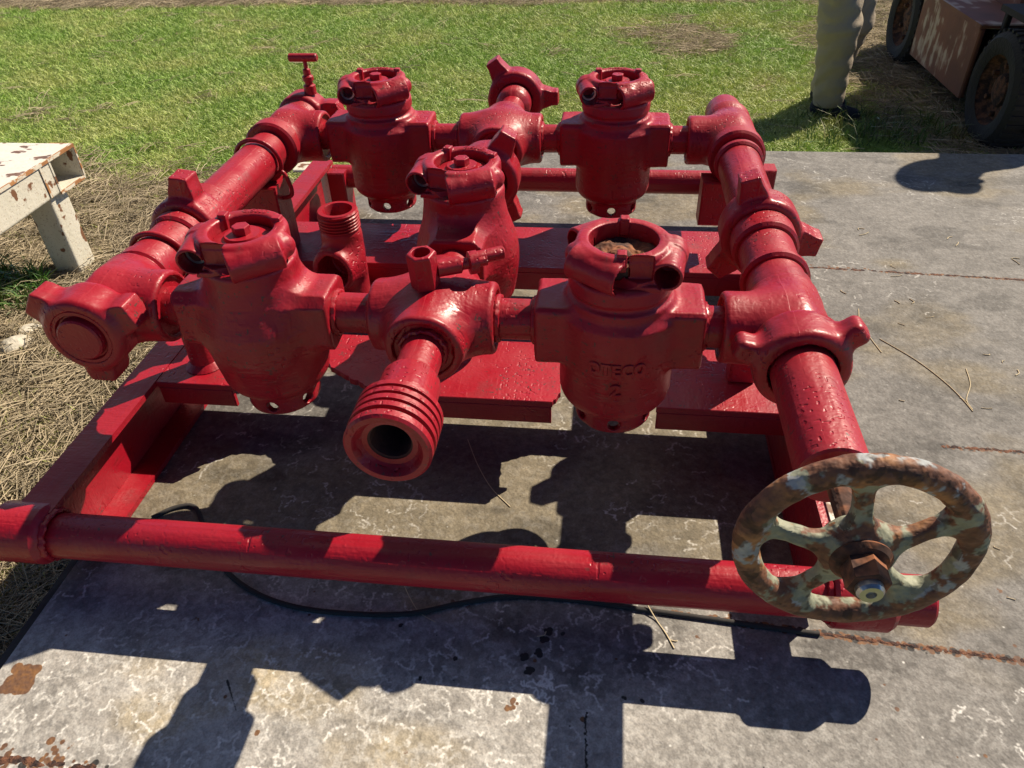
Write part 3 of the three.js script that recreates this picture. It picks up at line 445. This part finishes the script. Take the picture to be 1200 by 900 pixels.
// --- spare threaded elbow welded up on the skid
{
  const e = sub('threaded_elbow', man), at = (g) => g.scale(1.085, 1.085, 1.085).translate(-0.555, -0.281, -0.85);
  up('elbow_body', at(sdf((x, y, z) => { let d = cyl(len2(x, z), y + 0.035, 0.070, 0.145, 0.03); d = smin(d, tubeD(x, y, z, [0, -0.03, 0], [-0.02, -0.022, 0.105], 0.078, 0.014), 0.03); d = Math.max(d, -tubeD(x, y, z, [0, -0.03, 0.0], [-0.022, -0.020, 0.14], 0.058, 0.004)); return Math.max(d, -cyl(len2(x, z), y - 0.1, 0.044, 0.1, 0.004)) + (vn(x * 30, y * 30, z * 30) - 0.5) * 0.004; }, [-0.11, -0.20, -0.09], [0.09, 0.13, 0.13], 0.007)), RED, e);
  const th = [[0.095, 0.06]]; for (let k = 0; k < 5; k++) th.push([0.10 + k * 0.011, 0.071], [0.104 + k * 0.011, 0.071], [0.107 + k * 0.011, 0.066]); th.push([0.160, 0.070], [0.166, 0.066], [0.166, 0.052], [0.158, 0.049], [0.10, 0.045]);
  up('thread', at(turned(th, 'y', [0, 0, 0], 48)), RED, e);
  up('bracket_plate', bx(-0.63, -0.47, -0.49, -0.465, -0.955, -0.75), RED, e);
}
console.log('piping');
// --- the skid
{
  const ch = (name, web, flA, flB, z0, z1) => { const c = sub('skid_channel', man, name), g = (a, b, y0, y1, e = 0) => bx(a, b, y0, y1, z0, z1 - e, 0.004); up('web', g(web, web + 0.018, BB + 0.0205, BT - 0.0205, 0.05), RED, c); up('top_flange', g(flA, flB, BT - 0.020, BT), RED, c); up('bottom_flange', g(flA, flB, BB + 0.001, BB + 0.020, 0.10), RED, c); return c; };
  ch(undefined, -1.094, -1.096, -0.992, ZB - 0.04, ZF - 0.01);
  const rc = ch('skid channel whose top is bare white', 1.014, 1.012, 1.142, ZB + 0.05, ZF - 0.01);
  const holed = (x0, x1, z0, z1, y0, y1, holes) => { const s = new THREE.Shape([[x0, z0], [x1, z0], [x1, z1], [x0, z1]].map(([x, z]) => new THREE.Vector2(x, -z))); for (const [x, z, r] of holes) s.holes.push(new THREE.Path().absarc(x, -z, r, 0, 6.2832, true)); return plain(new THREE.ExtrudeGeometry(s, { depth: y1 - y0, bevelEnabled: false, curveSegments: 20 })).rotateX(-Math.PI / 2).translate(0, y0, 0); };
  rc.remove(rc.getObjectByName('top_flange')); const hs = [[1.094, 0.275, 0.022], [1.092, 0.215, 0.006]];
  up('top_flange', holed(1.012, 1.142, ZB + 0.05, ZF - 0.01, BT - 0.020, BT, hs), RED, rc); up('white_plate', holed(1.034, 1.120, 0.05, 0.36, BT + 0.0005, BT + 0.006, hs), WHITE, rc);
  const fp = sub('skid_pipe', man);
  up('pipe', turned([[-1.42, 0], [-1.42, 0.057], [-1.413, 0.0605], [1.233, 0.0605], [1.240, 0.055], [1.240, 0.048], [1.18, 0.048], [1.18, 0]], 'x', [0, SKY_, ZF]), RED, fp);
  for (const [a, b] of [[-1.140, -1.000], [1.006, 1.150]]) up('sleeve', turned([[a, 0.05], [a, 0.074], [a + 0.008, 0.082], [b - 0.012, 0.082], [b, 0.074], [b + 0.010, 0.057]], 'x', [0, SKY_ + 0.004, ZF]), RED, fp);
  const rp = sub('skid_pipe', man); up('pipe', rod(0.058, -0.99, 1.22, 'x', [0, SKY_, ZB]), RED, rp); up('sleeve', bx(1.150, 1.245, SKY_ - 0.06, SKY_ + 0.085, ZB - 0.05, ZB + 0.05), RED, rp);
  seed = 31;                                            // flat cross channels with torch-cut notches
  const plate = (pts) => { const s = new THREE.Shape(pts.map(([x, z]) => new THREE.Vector2(x, -z))); return plain(new THREE.ExtrudeGeometry(s, { depth: 0.018, bevelEnabled: true, bevelThickness: 0.002, bevelSize: 0.002, bevelSegments: 1 })).rotateX(-Math.PI / 2).translate(0, BT - 0.022, 0); };
  const rag = (pts) => { const o = []; pts.forEach(([x, z], i) => { if (i) { const [a, b] = pts[i - 1], n = 7; for (let k = 1; k < n; k++) o.push([mix(a, x, k / n) + rr(-0.005, 0.005), mix(b, z, k / n) + rr(-0.005, 0.005)]); } o.push([x, z]); }); return o; };
  const zf = -0.128, zb = -0.44, XL = -0.990, XR = 1.010;
  const fpts = [[XL, zb], [XL, zf], [-0.735, zf], ...rag([[-0.735, zf], [-0.70, zf - 0.07], [-0.60, zf - 0.15], [-0.48, zf - 0.16], [-0.40, zf - 0.10], [-0.32, zf - 0.05], [-0.256, zf]]).slice(1), ...rag([[0.300, zf], [0.322, zf - 0.05], [0.312, zf - 0.18], [0.42, zf - 0.235], [0.56, zf - 0.235], [0.655, zf - 0.19], [0.64, zf - 0.06], [0.618, zf]]), [XR, zf], [XR, zb]];
  const f = sub('cross_channel', man); up('plate', plate(fpts), RED, f);
  for (const [a, b] of [[XL, -0.736], [-0.255, 0.298], [0.620, XR]]) up('front_flange', bx(a, b, BT - 0.092, BT - 0.0225, zf - 0.020, zf + 0.001, 0.004), RED, f);
  up('rear_flange', bx(XL, XR, BT - 0.092, BT - 0.0225, zb, zb + 0.020, 0.004), RED, f);
  const r = sub('cross_channel', man), z1 = -0.955, z0 = -1.306; up('plate', plate([[XL, z0], [XL, z1], [XR, z1], [XR, z0]]), RED, r);
  up('front_flange', bx(XL, XR, BT - 0.105, BT - 0.0225, z1 - 0.020, z1 + 0.001, 0.004), RED, r); up('rear_flange', bx(XL, XR, BT - 0.105, BT - 0.0225, z0, z0 + 0.020, 0.004), RED, r);
  up('support_post', rod(0.045, BT + 0.0005, -0.06, 'y', [-0.868, 0, -0.235]), RED, man);
  up('weld_foot', turned([[BT + 0.0005, 0.064], [BT + 0.008, 0.056], [BT + 0.020, 0.045]], 'y', [-0.868, 0, -0.235]), RED, man);
  up('support_post', bx(0.84, 0.92, BT + 0.001, -0.06, -0.33, -0.26), RED, man);
  up('support_block', bx(-1.0, -0.845, BT + 0.001, -0.084, -1.12, -0.985), RED, man);
  up('support_block', bx(0.795, 0.90, -0.255, -0.078, -1.20, -1.10), RED, man);
  up('rear_post', bx(-0.990, -0.90, BB + 0.001, BT - 0.021, ZB - 0.03, ZB + 0.09), RED, man);
  const w = mesh('stake_bracket', [bx(-1.20, -1.03, 0.001 / S - ROW, -0.42, -2.10, -2.07), bx(-1.20, -1.03, -0.43, -0.415, -2.069, -1.97)].map(toM), WHITE);
  w.userData = { label: 'white steel bracket standing on the deck behind the skid corner', category: 'bracket' };
}
// --- the handwheel on the right rail
{
  const hw = sub('handwheel', man, 'rusty handwheel with flaking pale green paint'), C = [0.914, -0.004, 0.690], angs = [98, 26, -46, -118, 170].map((a) => a * Math.PI / 180);
  const g = sdf((x, y, z) => {
    const r = len2(x, y); let d = len2((r - 0.1920) * 1.0, (z - 0.004) * 1.12) - 0.0255;
    for (const a of angs) { const t = x * Math.cos(a) + y * Math.sin(a), n = -x * Math.sin(a) + y * Math.cos(a), tt = clamp(t, 0.02, 0.20); const w = 0.017 + 0.020 * sst(0.10, 0.03, tt) + 0.017 * sst(0.13, 0.20, tt); let s = Math.max(rbox(t - 0.105, n, z - 0.012 + 0.02 * sst(0.05, 0.19, tt), 0.10, w, 0.015, 0.011), 0); s = rbox(t - 0.100, n, z - 0.012 + 0.016 * sst(0.05, 0.19, tt), 0.095, w, 0.015, 0.011); d = smin(d, s, 0.030); }
    d = smin(d, cyl(r, z - 0.006, 0.054, 0.026, 0.008), 0.028);
    return d + (fbm(x * 40, y * 40, z * 40, 2) - 0.5) * 0.0035;
  }, [-0.24, -0.24, -0.05], [0.24, 0.24, 0.06], 0.0038);
  const nI = plain(g), P = nI.attributes.position, col = new Float32Array(P.count * 3);
  for (let i = 0; i < P.count; i++) {
    const x = P.getX(i), y = P.getY(i), z = P.getZ(i), r = len2(x, y), rim = sst(0.15, 0.19, r);
    const n = fbm(x * 30 + 5, y * 30, z * 30 + 7, 5), m = fbm(x * 110, y * 110, z * 110 + 3, 3), k = fbm(x * 11 + 2, y * 11 + 8, z * 11, 3);
    const rust = sst(0.50, 0.56, n + rim * 0.185 - (rim < 0.5 ? 0.02 : 0) + 0.30 * (m - 0.5));
    const R = [mix(0.05, 0.24, m), mix(0.022, 0.10, m), mix(0.016, 0.05, m)], o = sst(0.60, 0.72, k + 0.15 * (m - 0.5)); const R2 = R.map((q, j) => mix(q, [0.42, 0.20, 0.07][j], o * 0.6));
    const Pn = k > 0.52 && rim > 0.5 ? [0.33, 0.36, 0.37] : [0.25, 0.265, 0.19];
    for (let j = 0; j < 3; j++) col[i * 3 + j] = mix(Pn[j] * (0.75 + 0.5 * m), R2[j], rust);
  }
  nI.setAttribute('color', new THREE.BufferAttribute(col, 3)); up('wheel_casting', nI.translate(...C), WHEELMAT, hw);
  up('hub_washer', turned([[0.02, 0.03], [0.030, 0.052], [0.042, 0.054], [0.050, 0.046], [0.056, 0]], 'z', C), RUST, hw);
  up('hub_nut', hexg(0.034, 0.040).rotateX(Math.PI / 2).translate(C[0], C[1], C[2] + 0.054), RUST, hw);
  up('stem_end', turned([[0.05, 0.0], [0.05, 0.0235], [0.108, 0.0235], [0.114, 0.0195], [0.114, 0.009], [0.106, 0.007], [0.106, 0]], 'z', C, 28), STEEL, hw);
  up('wheel_stem', rod(0.022, -0.19, 0.0, 'z', C), RUST, hw);
}
// clear metal pins left unpainted in the cap sockets
for (const [x, z, a] of [[-0.482, 0, 0], [-0.485, ZR, 0.1], [0.457, ZR, 0.02], [0.005, -0.475, -0.25]]) up('socket_liner', turned([[0, 0.0345], [0, 0.026], [-0.05, 0.026], [-0.05, 0]], 'z', [-0.1330, -0.0095, 0.075]).scale(CS, CS, CS).rotateY(a).translate(x, 0.205, z), STEEL, man);
console.log('manifold');

// ---------------------------------------------------------------- white steel frame standing on the grass at the left
{
  const t = thing('steel_frame_stand', 'white painted steel tube frame with rusty edges standing in the straw', 'stand');
  const top = -0.064, h = 0.14, xr = -1.905, zb = -1.825, zc = -1.655;   // outer right face, far end, near side of the end tube
  const tubeSec = (a, b) => { const s = new THREE.Shape(), rc = 0.014; const rr_ = (P, w, hh, r) => { P.moveTo(r, 0); P.lineTo(w - r, 0); P.quadraticCurveTo(w, 0, w, r); P.lineTo(w, hh - r); P.quadraticCurveTo(w, hh, w - r, hh); P.lineTo(r, hh); P.quadraticCurveTo(0, hh, 0, hh - r); P.lineTo(0, r); P.quadraticCurveTo(0, 0, r, 0); return P; }; rr_(s, a, b, rc); const q = new THREE.Path(), k = 0.009; q.moveTo(k, k); q.lineTo(k, b - k); q.lineTo(a - k, b - k); q.lineTo(a - k, k); q.closePath(); s.holes.push(q); return s; };
  const ext = (s, d) => plain(new THREE.ExtrudeGeometry(s, { depth: d, bevelEnabled: false }));
  mesh('end_tube', ext(tubeSec(zc - zb, h), 1.2).rotateY(-Math.PI / 2).translate(xr, top - h, zb), WHITE, t);
  mesh('side_tube', ext(tubeSec(0.13, h), 1.9).translate(xr - 0.133, top - h, zc + 0.001), WHITE, t);
  mesh('rusty_edge', [bx(xr - 0.004, xr + 0.0025, top - 0.010, top + 0.003, zb - 0.002, zc + 1.9, 0.0012), bx(xr - 0.003, xr + 0.003, top - h - 0.002, top - h + 0.010, zb, zc, 0.0012), bx(xr - 0.003, xr + 0.003, top - h + 0.010, top - 0.011, zb - 0.003, zb + 0.007, 0.0012), bx(xr - 0.1, xr - 0.005, top - 0.006, top + 0.003, zb - 0.003, zb + 0.006, 0.0012)], EDGERUST, t);
  mesh('rust_streak', bx(xr - 0.001, xr + 0.0018, top - h + 0.01, top - 0.012, zc + 0.05, zc + 0.062, 0.0006), EDGERUST, t);
  mesh('top_sheet', bx(xr - 1.2, xr - 0.0045, top + 0.0005, top + 0.004, zb + 0.007, zc + 1.9, 0.001), PEEL, t);
  mesh('leg', ext(tubeSec(0.115, 0.115), top - h - GY - 0.012).rotateX(-Math.PI / 2).translate(xr - 0.137, GY + 0.011, zc + 0.05), WHITE, t);
  mesh('foot_plate', bx(xr - 0.19, xr + 0.03, GY - 0.005, GY + 0.010, zc - 0.10, zc + 0.10, 0.004), WHITE, t);
  for (const [x, z] of [[xr - 1.19, zb + 0.02], [xr - 0.13, 0.25], [xr - 1.19, 0.25]]) mesh('leg', ext(tubeSec(0.115, 0.115), top - h - GY - 0.012).rotateX(-Math.PI / 2).translate(x, GY + 0.001, z + 0.115), WHITE, t);
  mesh('side_tube', ext(tubeSec(0.13, h), 1.9).translate(xr - 1.19, top - h, zc + 0.001), WHITE, t);
}
// pale broken lumps in the straw
seed = 66;
const LUMP = new THREE.MeshStandardMaterial({ map: tex(256, 256, (u, v) => { const n = fbm(u * 6, v * 6, 7, 5, 6); return [0.55 * (0.6 + 0.6 * n), 0.52 * (0.6 + 0.6 * n), 0.45 * (0.55 + 0.65 * n)]; }), roughness: 0.9, bumpMap: roughBump, bumpScale: 0.004 });
const lumpLabel = ['larger pale stone lump in the straw under the red end cap', 'middle pale stone in the row of lumps in the straw', 'smallest pale stone lump beside the white foot plate'];
[[20, 408, 0.055], [36, 391, 0.045], [50, 379, 0.04]].forEach(([X, Y, r], i) => {
  const c = px(X, Y, GY + r * 0.4), so = i * 9.1; const g = sdf((x, y, z) => len2(x, y * 1.35, z * 0.85) - r * (0.75 + 0.5 * fbm(x * 18 + so, y * 18, z * 18, 3)), [-r * 1.5, -r * 1.3, -r * 1.7], [r * 1.5, r * 1.3, r * 1.7], r / 9);
  const m = mesh('stone_lump', g.translate(c.x, c.y, c.z), LUMP); m.userData = { label: lumpLabel[i], category: 'stone', group: 'pale lumps in the straw' };
});
// dry stalks blown onto the deck
seed = 515;
const STALK = new THREE.MeshStandardMaterial({ color: new THREE.Color().setRGB(0.55, 0.46, 0.29), roughness: 0.8 });
function stalk(label, pts, r = 0.0009, grp) { const m = mesh('straw_stalk', tube(pts.map(([x, y, h = 0]) => { const p = px(x, y, 0.0012 + h); return [p.x, p.y, p.z]; }), r, 28, 5), STALK); m.userData = { label, category: 'straw' }; if (grp) m.userData.group = grp; }
stalk('long straight straw stalk on the deck right of the rail', [[1031, 397], [1075, 423], [1110, 450], [1130, 470], [1140, 482]], 0.0011);
stalk('bent straw stalk right of the round union lug', [[1006, 362], [1008, 378], [1020, 396], [1033, 413]], 0.0010);
stalk('curved straw stalk branching from the long one', [[1132, 432], [1137, 450], [1133, 470], [1140, 480]], 0.0009);
stalk('straw stalk poking out under the front red pipe', [[758, 708, 0.01], [770, 728], [780, 742], [790, 760]], 0.0011);
stalk('thin straw stalk on the deck below the threaded outlet', [[548, 515], [560, 545], [576, 572], [598, 594]], 0.0008);
stalk('curled straw fibre lying over the black cable', [[472, 682], [480, 700], [492, 718], [510, 729]], 0.0007);
for (const [x, y] of [[985, 340], [1048, 352], [1066, 350], [1060, 381], [1045, 310], [1057, 322], [1120, 288], [1110, 280], [1195, 310], [1185, 303], [1145, 215], [1018, 272], [1013, 268], [1175, 425], [1160, 415], [1133, 470], [1150, 478], [1190, 440], [960, 345], [1085, 372], [1110, 600], [1165, 640], [1075, 560], [1180, 700], [930, 585], [1060, 470], [640, 740], [785, 750], [810, 770]]) {
  const a = rr(0, 6.28), L = rr(6, 16), b = rr(-4, 4); stalk('short broken straw bit lying on the grey deck', [[x, y], [x + Math.cos(a) * L * 0.5 + b, y + Math.sin(a) * L * 0.25 + b * 0.3], [x + Math.cos(a) * L, y + Math.sin(a) * L * 0.5]], rr(0.0007, 0.0012), 'straw bits on the deck');
}
console.log('small things');

// ---------------------------------------------------------------- rusty yard tractor behind, at the right
const bodyTex = tex(1024, 512, (u, v) => { const st = 0.55 * fbm(u * 5, v * 5, 5, 5, 5) + 0.45 * fbm(u * 22, v * 2, 15, 3, 2), n = fbm(u * 9, v * 9, 8, 5, 9), p = sst(0.50, 0.62, st + 0.4 * (n - 0.5)); const r = [mix(0.10, 0.24, n), mix(0.040, 0.085, n), mix(0.025, 0.045, n)]; return r.map((q, i) => mix(q, [0.48, 0.40, 0.31][i], p * 0.85)); });
const VBODY = new THREE.MeshStandardMaterial({ map: bodyTex, roughness: 0.7, bumpMap: roughBump, bumpScale: 0.001 });
const TYRE = new THREE.MeshStandardMaterial({ color: new THREE.Color().setRGB(0.022, 0.021, 0.021), roughness: 0.85, bumpMap: roughBump, bumpScale: 0.003 });
{
  const t = thing('yard_tractor', 'rusty low yard tractor with black tyres parked on the grass', 'tractor'), X = 2.20, ZA = -3.70, ZBk = -4.62, R = 0.285;
  const dx = 1.45;
  mesh('side_panel', [bx(X, X + 0.03, GY + 0.14, GY + 0.50, ZBk, ZA + 0.02, 0.008)], VBODY, t, 1.0);
  mesh('hood_top', [bx(X - 0.005, X + dx, GY + 0.501, GY + 0.525, ZBk - 0.75, ZA + 0.02, 0.006)], VBODY, t, 1.3);
  mesh('hood_step', [bx(X + 0.28, X + dx - 0.28, GY + 0.526, GY + 0.60, ZBk - 0.7, ZA - 0.25, 0.01)], VBODY, t, 1.1);
  mesh('chassis', bx(X + 0.10, X + dx - 0.1, GY + 0.16, GY + 0.48, ZBk - 0.75, ZA + 0.65, 0.01), DARK, t);
  mesh('fender', [bx(X + 0.06, X + dx, GY + 0.60, GY + 0.63, ZA + 0.03, ZA + 0.72, 0.008), bx(X + 0.09, X + 0.12, GY + 0.3, GY + 0.60, ZA + 0.03, ZA + 0.07, 0.006)], DARK, t);
  mesh('front_panel', bx(X + 0.30, X + dx - 0.3, GY + 0.20, GY + 0.60, ZA + 0.66, ZA + 0.70, 0.01), VBODY, t);
  const wheel = (x, z, s) => {
    const w = sub('wheel', t), tread = []; for (let k = 0; k < 36; k++) { const a = k / 36 * 6.2832; tread.push(plain(new THREE.BoxGeometry(0.16, 0.014, 0.022)).translate(0, R, 0).rotateX(a)); }
    mesh('tyre', [turned([[-0.085, R * 0.60], [-0.10, R * 0.72], [-0.10, R * 0.88], [-0.080, R * 0.97], [-0.05, R], [0.05, R], [0.080, R * 0.97], [0.10, R * 0.88], [0.10, R * 0.72], [0.085, R * 0.60]], 'x', [0, 0, 0], 56), ...tread].map((g) => g.translate(x, GY + R, z)), TYRE, w);
    mesh('rim', turned([[-0.085, R * 0.62], [-0.06, R * 0.585], [-0.035, R * 0.52], [-0.03, R * 0.30], [-0.05, R * 0.26], [-0.06, R * 0.13], [-0.06, 0]].map(([a, b]) => [a * s, b]), 'x', [x, GY + R, z], 40), SCALE, w);
    for (let k = 0; k < 6; k++) mesh('wheel_nut', rod(0.014, -0.018, 0.018, 'x', [0, R * 0.42, 0], 0.003, 10).rotateX(k * Math.PI / 3).translate(x - 0.042 * s, GY + R, z), SCALE, w);
  };
  wheel(X + 0.09, ZA + 0.36, 1); wheel(X + 0.09, ZBk - 0.32, 1); wheel(X + dx - 0.1, ZA + 0.36, -1); wheel(X + dx - 0.1, ZBk - 0.32, -1);
  mesh('cab_post', [bx(X + 0.80, X + 0.86, GY + 0.526, GY + 1.98, -5.32, -5.26), bx(X + dx - 0.08, X + dx - 0.02, GY + 0.526, GY + 1.98, -5.32, -5.26), bx(X + 0.80, X + 0.86, GY + 0.526, GY + 1.98, -3.98, -3.92), bx(X + dx - 0.08, X + dx - 0.02, GY + 0.526, GY + 1.98, -3.98, -3.92)], VBODY, t);
  mesh('cab_back', [bx(X + 0.861, X + dx - 0.081, GY + 0.526, GY + 1.98, -5.30, -5.27), bx(X + 0.82, X + 0.845, GY + 0.60, GY + 1.97, -5.258, -3.981)], VBODY, t);
  mesh('cab_roof', bx(X + 0.76, X + dx + 0.02, GY + 1.981, GY + 2.03, -5.36, -3.88, 0.02), VBODY, t);
  mesh('seat', [bx(X + 0.95, X + 1.35, GY + 0.60, GY + 0.85, -4.9, -4.45, 0.04), bx(X + 0.95, X + 1.35, GY + 0.851, GY + 1.35, -4.95, -4.84, 0.04)], DARK, t);
}
console.log('tractor');

// ---------------------------------------------------------------- people
const CLOTH = (r, g, b) => new THREE.MeshStandardMaterial({ color: new THREE.Color().setRGB(r, g, b), roughness: 0.92, bumpMap: roughBump, bumpScale: 0.0012 });
const KHAKI = CLOTH(0.34, 0.29, 0.215), SHIRT = CLOTH(0.10, 0.13, 0.18), SKIN = new THREE.MeshStandardMaterial({ color: new THREE.Color().setRGB(0.45, 0.26, 0.18), roughness: 0.6 }), SHOE = CLOTH(0.020, 0.022, 0.032), SOLE = CLOTH(0.10, 0.095, 0.09), SOCK = CLOTH(0.55, 0.53, 0.5), CAPM = CLOTH(0.03, 0.035, 0.05), EYE = new THREE.MeshStandardMaterial({ color: new THREE.Color().setRGB(0.02, 0.015, 0.012), roughness: 0.3 });
function person(label, group) {                        // stands at its own origin, toes towards +z
  const t = thing('person', label, 'person', group), fold = (x, y, z) => 0.0045 * Math.sin(y * 62 + 9 * fbm(x * 8, y * 5, z * 8, 3) + 3 * Math.atan2(z, x)) * sst(0.05, 0.2, y) * sst(1.0, 0.8, y) + 0.009 * (fbm(x * 10, y * 18, z * 10, 3) - 0.5);
  const A = { hip: [-0.095, 0.90, 0.0], knee: [-0.07, 0.50, 0.06], ank: [-0.025, 0.10, 0.065] }, B = { hip: [0.095, 0.90, 0.0], knee: [0.15, 0.50, 0.01], ank: [0.17, 0.11, -0.08] };
  const leg = (x, y, z, L) => Math.min(smin(cap(x, y, z, L.hip, L.knee, 0.130, 0.106), cap(x, y, z, L.knee, L.ank, 0.106, 0.086), 0.04), 1);
  mesh('trousers', sdf((x, y, z) => { let d = smin(leg(x, y, z, A), leg(x, y, z, B), 0.03); d = smin(d, cap(x, y, z, [-0.07, 0.97, 0], [0.07, 0.97, 0], 0.125, 0.125), 0.06); d = Math.max(d, 0.075 - y + 0.01 * x, y - 1.02); return (d + fold(x, y, z)) * 0.8; }, [-0.30, 0.04, -0.40], [0.32, 1.05, 0.2], 0.0115), KHAKI, t, 0.2);
  const shoe = (L, yaw, lift) => {
    const c = Math.cos(yaw), s = Math.sin(yaw), P = (x, y, z) => { const X = x - L.ank[0], Z = z - L.ank[2]; return [X * c - Z * s, y - lift, X * s + Z * c]; };
    const bb = [[L.ank[0] - 0.25, lift - 0.01, L.ank[2] - 0.25], [L.ank[0] + 0.25, lift + 0.18, L.ank[2] + 0.28]];
    mesh('shoe', sdf((x, y, z) => { const [X, Y, Z] = P(x, y, z); let d = smin(cap(X, Y, Z, [0, 0.055, -0.045], [0, 0.040, 0.16], 0.046, 0.042), cap(X, Y, Z, [0, 0.05, -0.03], [0, 0.12, -0.01], 0.046, 0.046), 0.05); return Math.max(d, 0.018 - Y, Y - 0.125); }, ...bb, 0.007), SHOE, t);
    mesh('shoe_sole', sdf((x, y, z) => { const [X, Y, Z] = P(x, y, z); return Math.max(cap(X, 0, Z, [0, 0, -0.05], [0.004, 0, 0.165], 0.049, 0.046), Math.abs(Y - 0.010) - 0.0095); }, ...bb, 0.0055), SOLE, t);
    mesh('sock', rod(0.040, 0.10, 0.17, 'y', [L.ank[0], lift, L.ank[2] - 0.005], 0.005, 20), SOCK, t);
  };
  shoe(A, 0.15, 0); shoe(B, -0.4, 0);
  mesh('shirt', sdf((x, y, z) => { let d = smin(cap(x, y, z, [-0.06, 1.03, 0], [0.06, 1.03, 0], 0.135, 0.135), cap(x, y, z, [-0.09, 1.30, -0.01], [0.09, 1.30, -0.01], 0.135, 0.135), 0.12); for (const s of [-1, 1]) d = smin(d, cap(x, y, z, [s * 0.185, 1.40, -0.01], [s * 0.245, 1.16, -0.01], 0.066, 0.062), 0.05); d = smin(d, cap(x, y, z, [0, 1.40, -0.01], [0, 1.47, -0.01], 0.075, 0.062), 0.05); return (Math.max(d, 0.96 - y, y - 1.485, len2(x, z + 0.01) < 0.055 && y > 1.47 ? 0.01 : -1) + 0.014 * (fbm(x * 12, y * 12, z * 12, 3) - 0.5)) * 0.85; }, [-0.36, 0.94, -0.2], [0.36, 1.52, 0.2], 0.013), SHIRT, t, 0.2);
  const fingers = [[0.026, 0.075], [0.009, 0.085], [-0.009, 0.080], [-0.026, 0.063]];
  const arms = (x, y, z) => { let d = 1; for (const s of [-1, 1]) { d = Math.min(d, smin(cap(x, y, z, [s * 0.24, 1.18, -0.01], [s * 0.262, 1.08, 0.0], 0.046, 0.042), cap(x, y, z, [s * 0.262, 1.08, 0.0], [s * 0.265, 0.86, 0.06], 0.042, 0.029), 0.02)); } return d; };
  const parts = [sdf(arms, [-0.34, 0.82, -0.1], [0.34, 1.24, 0.12], 0.009)];
  for (const s of [-1, 1]) parts.push(sdf((x, y, z) => { const X = (x - s * 0.265), Y = y - 0.86, Z = z - 0.06; let d = smin(cap(X, Y, Z, [0, 0.02, 0], [0, -0.02, 0.004], 0.028, 0.026), rbox(X, Y + 0.055, Z - 0.008, 0.014, 0.042, 0.040, 0.013), 0.02); for (const [o, L] of fingers) { d = smin(d, cap(X, Y, Z, [0, -0.09, 0.008 + o], [-s * 0.006, -0.09 - L * 0.5, 0.012 + o], 0.0092, 0.0085), 0.005); d = Math.min(d, cap(X, Y, Z, [-s * 0.006, -0.09 - L * 0.5, 0.012 + o], [-s * 0.022, -0.09 - L * 0.92, 0.010 + o], 0.0085, 0.0075)); } d = smin(d, cap(X, Y, Z, [0, -0.03, 0.035], [-s * 0.012, -0.075, 0.062], 0.012, 0.0095), 0.01); return Math.min(d, cap(X, Y, Z, [-s * 0.012, -0.075, 0.062], [-s * 0.02, -0.105, 0.060], 0.0095, 0.008)); }, [s * 0.265 - 0.06, 0.66, -0.02], [s * 0.265 + 0.06, 0.90, 0.15], 0.0045));
  parts.push(sdf((x, y, z) => { const Y = y - 1.64; let d = len2(x / 0.92, Y * 0.80, (z - 0.01)) - 0.098; d = smin(d, cap(x, Y, z, [0, -0.07, 0.045], [0, -0.09, 0.05], 0.045, 0.04), 0.04); d = smin(d, cap(x, Y, z, [0, 0.005, 0.10], [0, -0.030, 0.118], 0.009, 0.015), 0.015); d = smin(d, cap(x, Y, z, [-0.02, -0.062, 0.094], [0.02, -0.062, 0.094], 0.008, 0.008), 0.008); d = Math.max(d, -cap(x, Y, z, [-0.022, -0.058, 0.106], [0.022, -0.058, 0.106], 0.004, 0.004)); for (const s of [-1, 1]) { d = Math.max(d, -(len2(x - s * 0.034, Y - 0.002, z - 0.112) - 0.017)); d = smin(d, cap(x, Y, z, [s * 0.092, 0.02, 0.0], [s * 0.090, -0.03, 0.005], 0.014, 0.010), 0.008); } return smin(d, cap(x, Y, z, [0, -0.08, -0.01], [0, -0.20, -0.01], 0.058, 0.060), 0.03); }, [-0.13, 1.42, -0.14], [0.13, 1.80, 0.16], 0.0055));
  mesh('body', parts, SKIN, t);
  for (const s of [-1, 1]) mesh('eye', plain(new THREE.SphereGeometry(0.0125, 14, 10)).translate(s * 0.034, 1.642, 0.093), EYE, t);
  mesh('cap', sdf((x, y, z) => { const Y = y - 1.64; let d = Math.max(len2(x / 0.92, Y * 0.80, z - 0.01) - 0.107, 0.032 - Y); return Math.min(d, Math.max(len2(x * 0.95, z - 0.075) - 0.085, Math.abs(Y - 0.042 + 1.2 * (z - 0.1) * 0.12 + x * x * 2) - 0.004, 0.05 - z)); }, [-0.13, 1.65, -0.13], [0.13, 1.80, 0.19], 0.006), CAPM, t);
  mesh('hair', sdf((x, y, z) => { const Y = y - 1.64; return Math.max(len2(x / 0.92, Y * 0.80, z - 0.004) - 0.103, Y - 0.034, -0.06 - Y, z - 0.02 - Y * 0.3); }, [-0.12, 1.55, -0.13], [0.12, 1.69, 0.06], 0.006), DARK, t);
  return t;
}
const p1 = person('person in khaki trousers and dark shoes standing on the grass');
{ const f = px(966, 137, GY), a = 0.8; p1.rotation.y = a; p1.position.set(f.x + 0.025 * Math.cos(a) - 0.065 * Math.sin(a), GY, f.z - 0.025 * Math.sin(a) - 0.065 * Math.cos(a)); }
const p2 = p1.clone(); p2.name = numbered('person'); p2.userData = { label: 'person with cap standing behind the deck, casting a shadow on it', category: 'person' }; scene.add(p2);
p2.position.set(2.22, GY, -2.31); p2.quaternion.setFromAxisAngle(new THREE.Vector3(0.45, 0, 0.9).normalize(), 0.13).multiply(new THREE.Quaternion().setFromAxisAngle(new THREE.Vector3(0, 1, 0), 0.9));
console.log('people');

renderer.render(scene, camera);
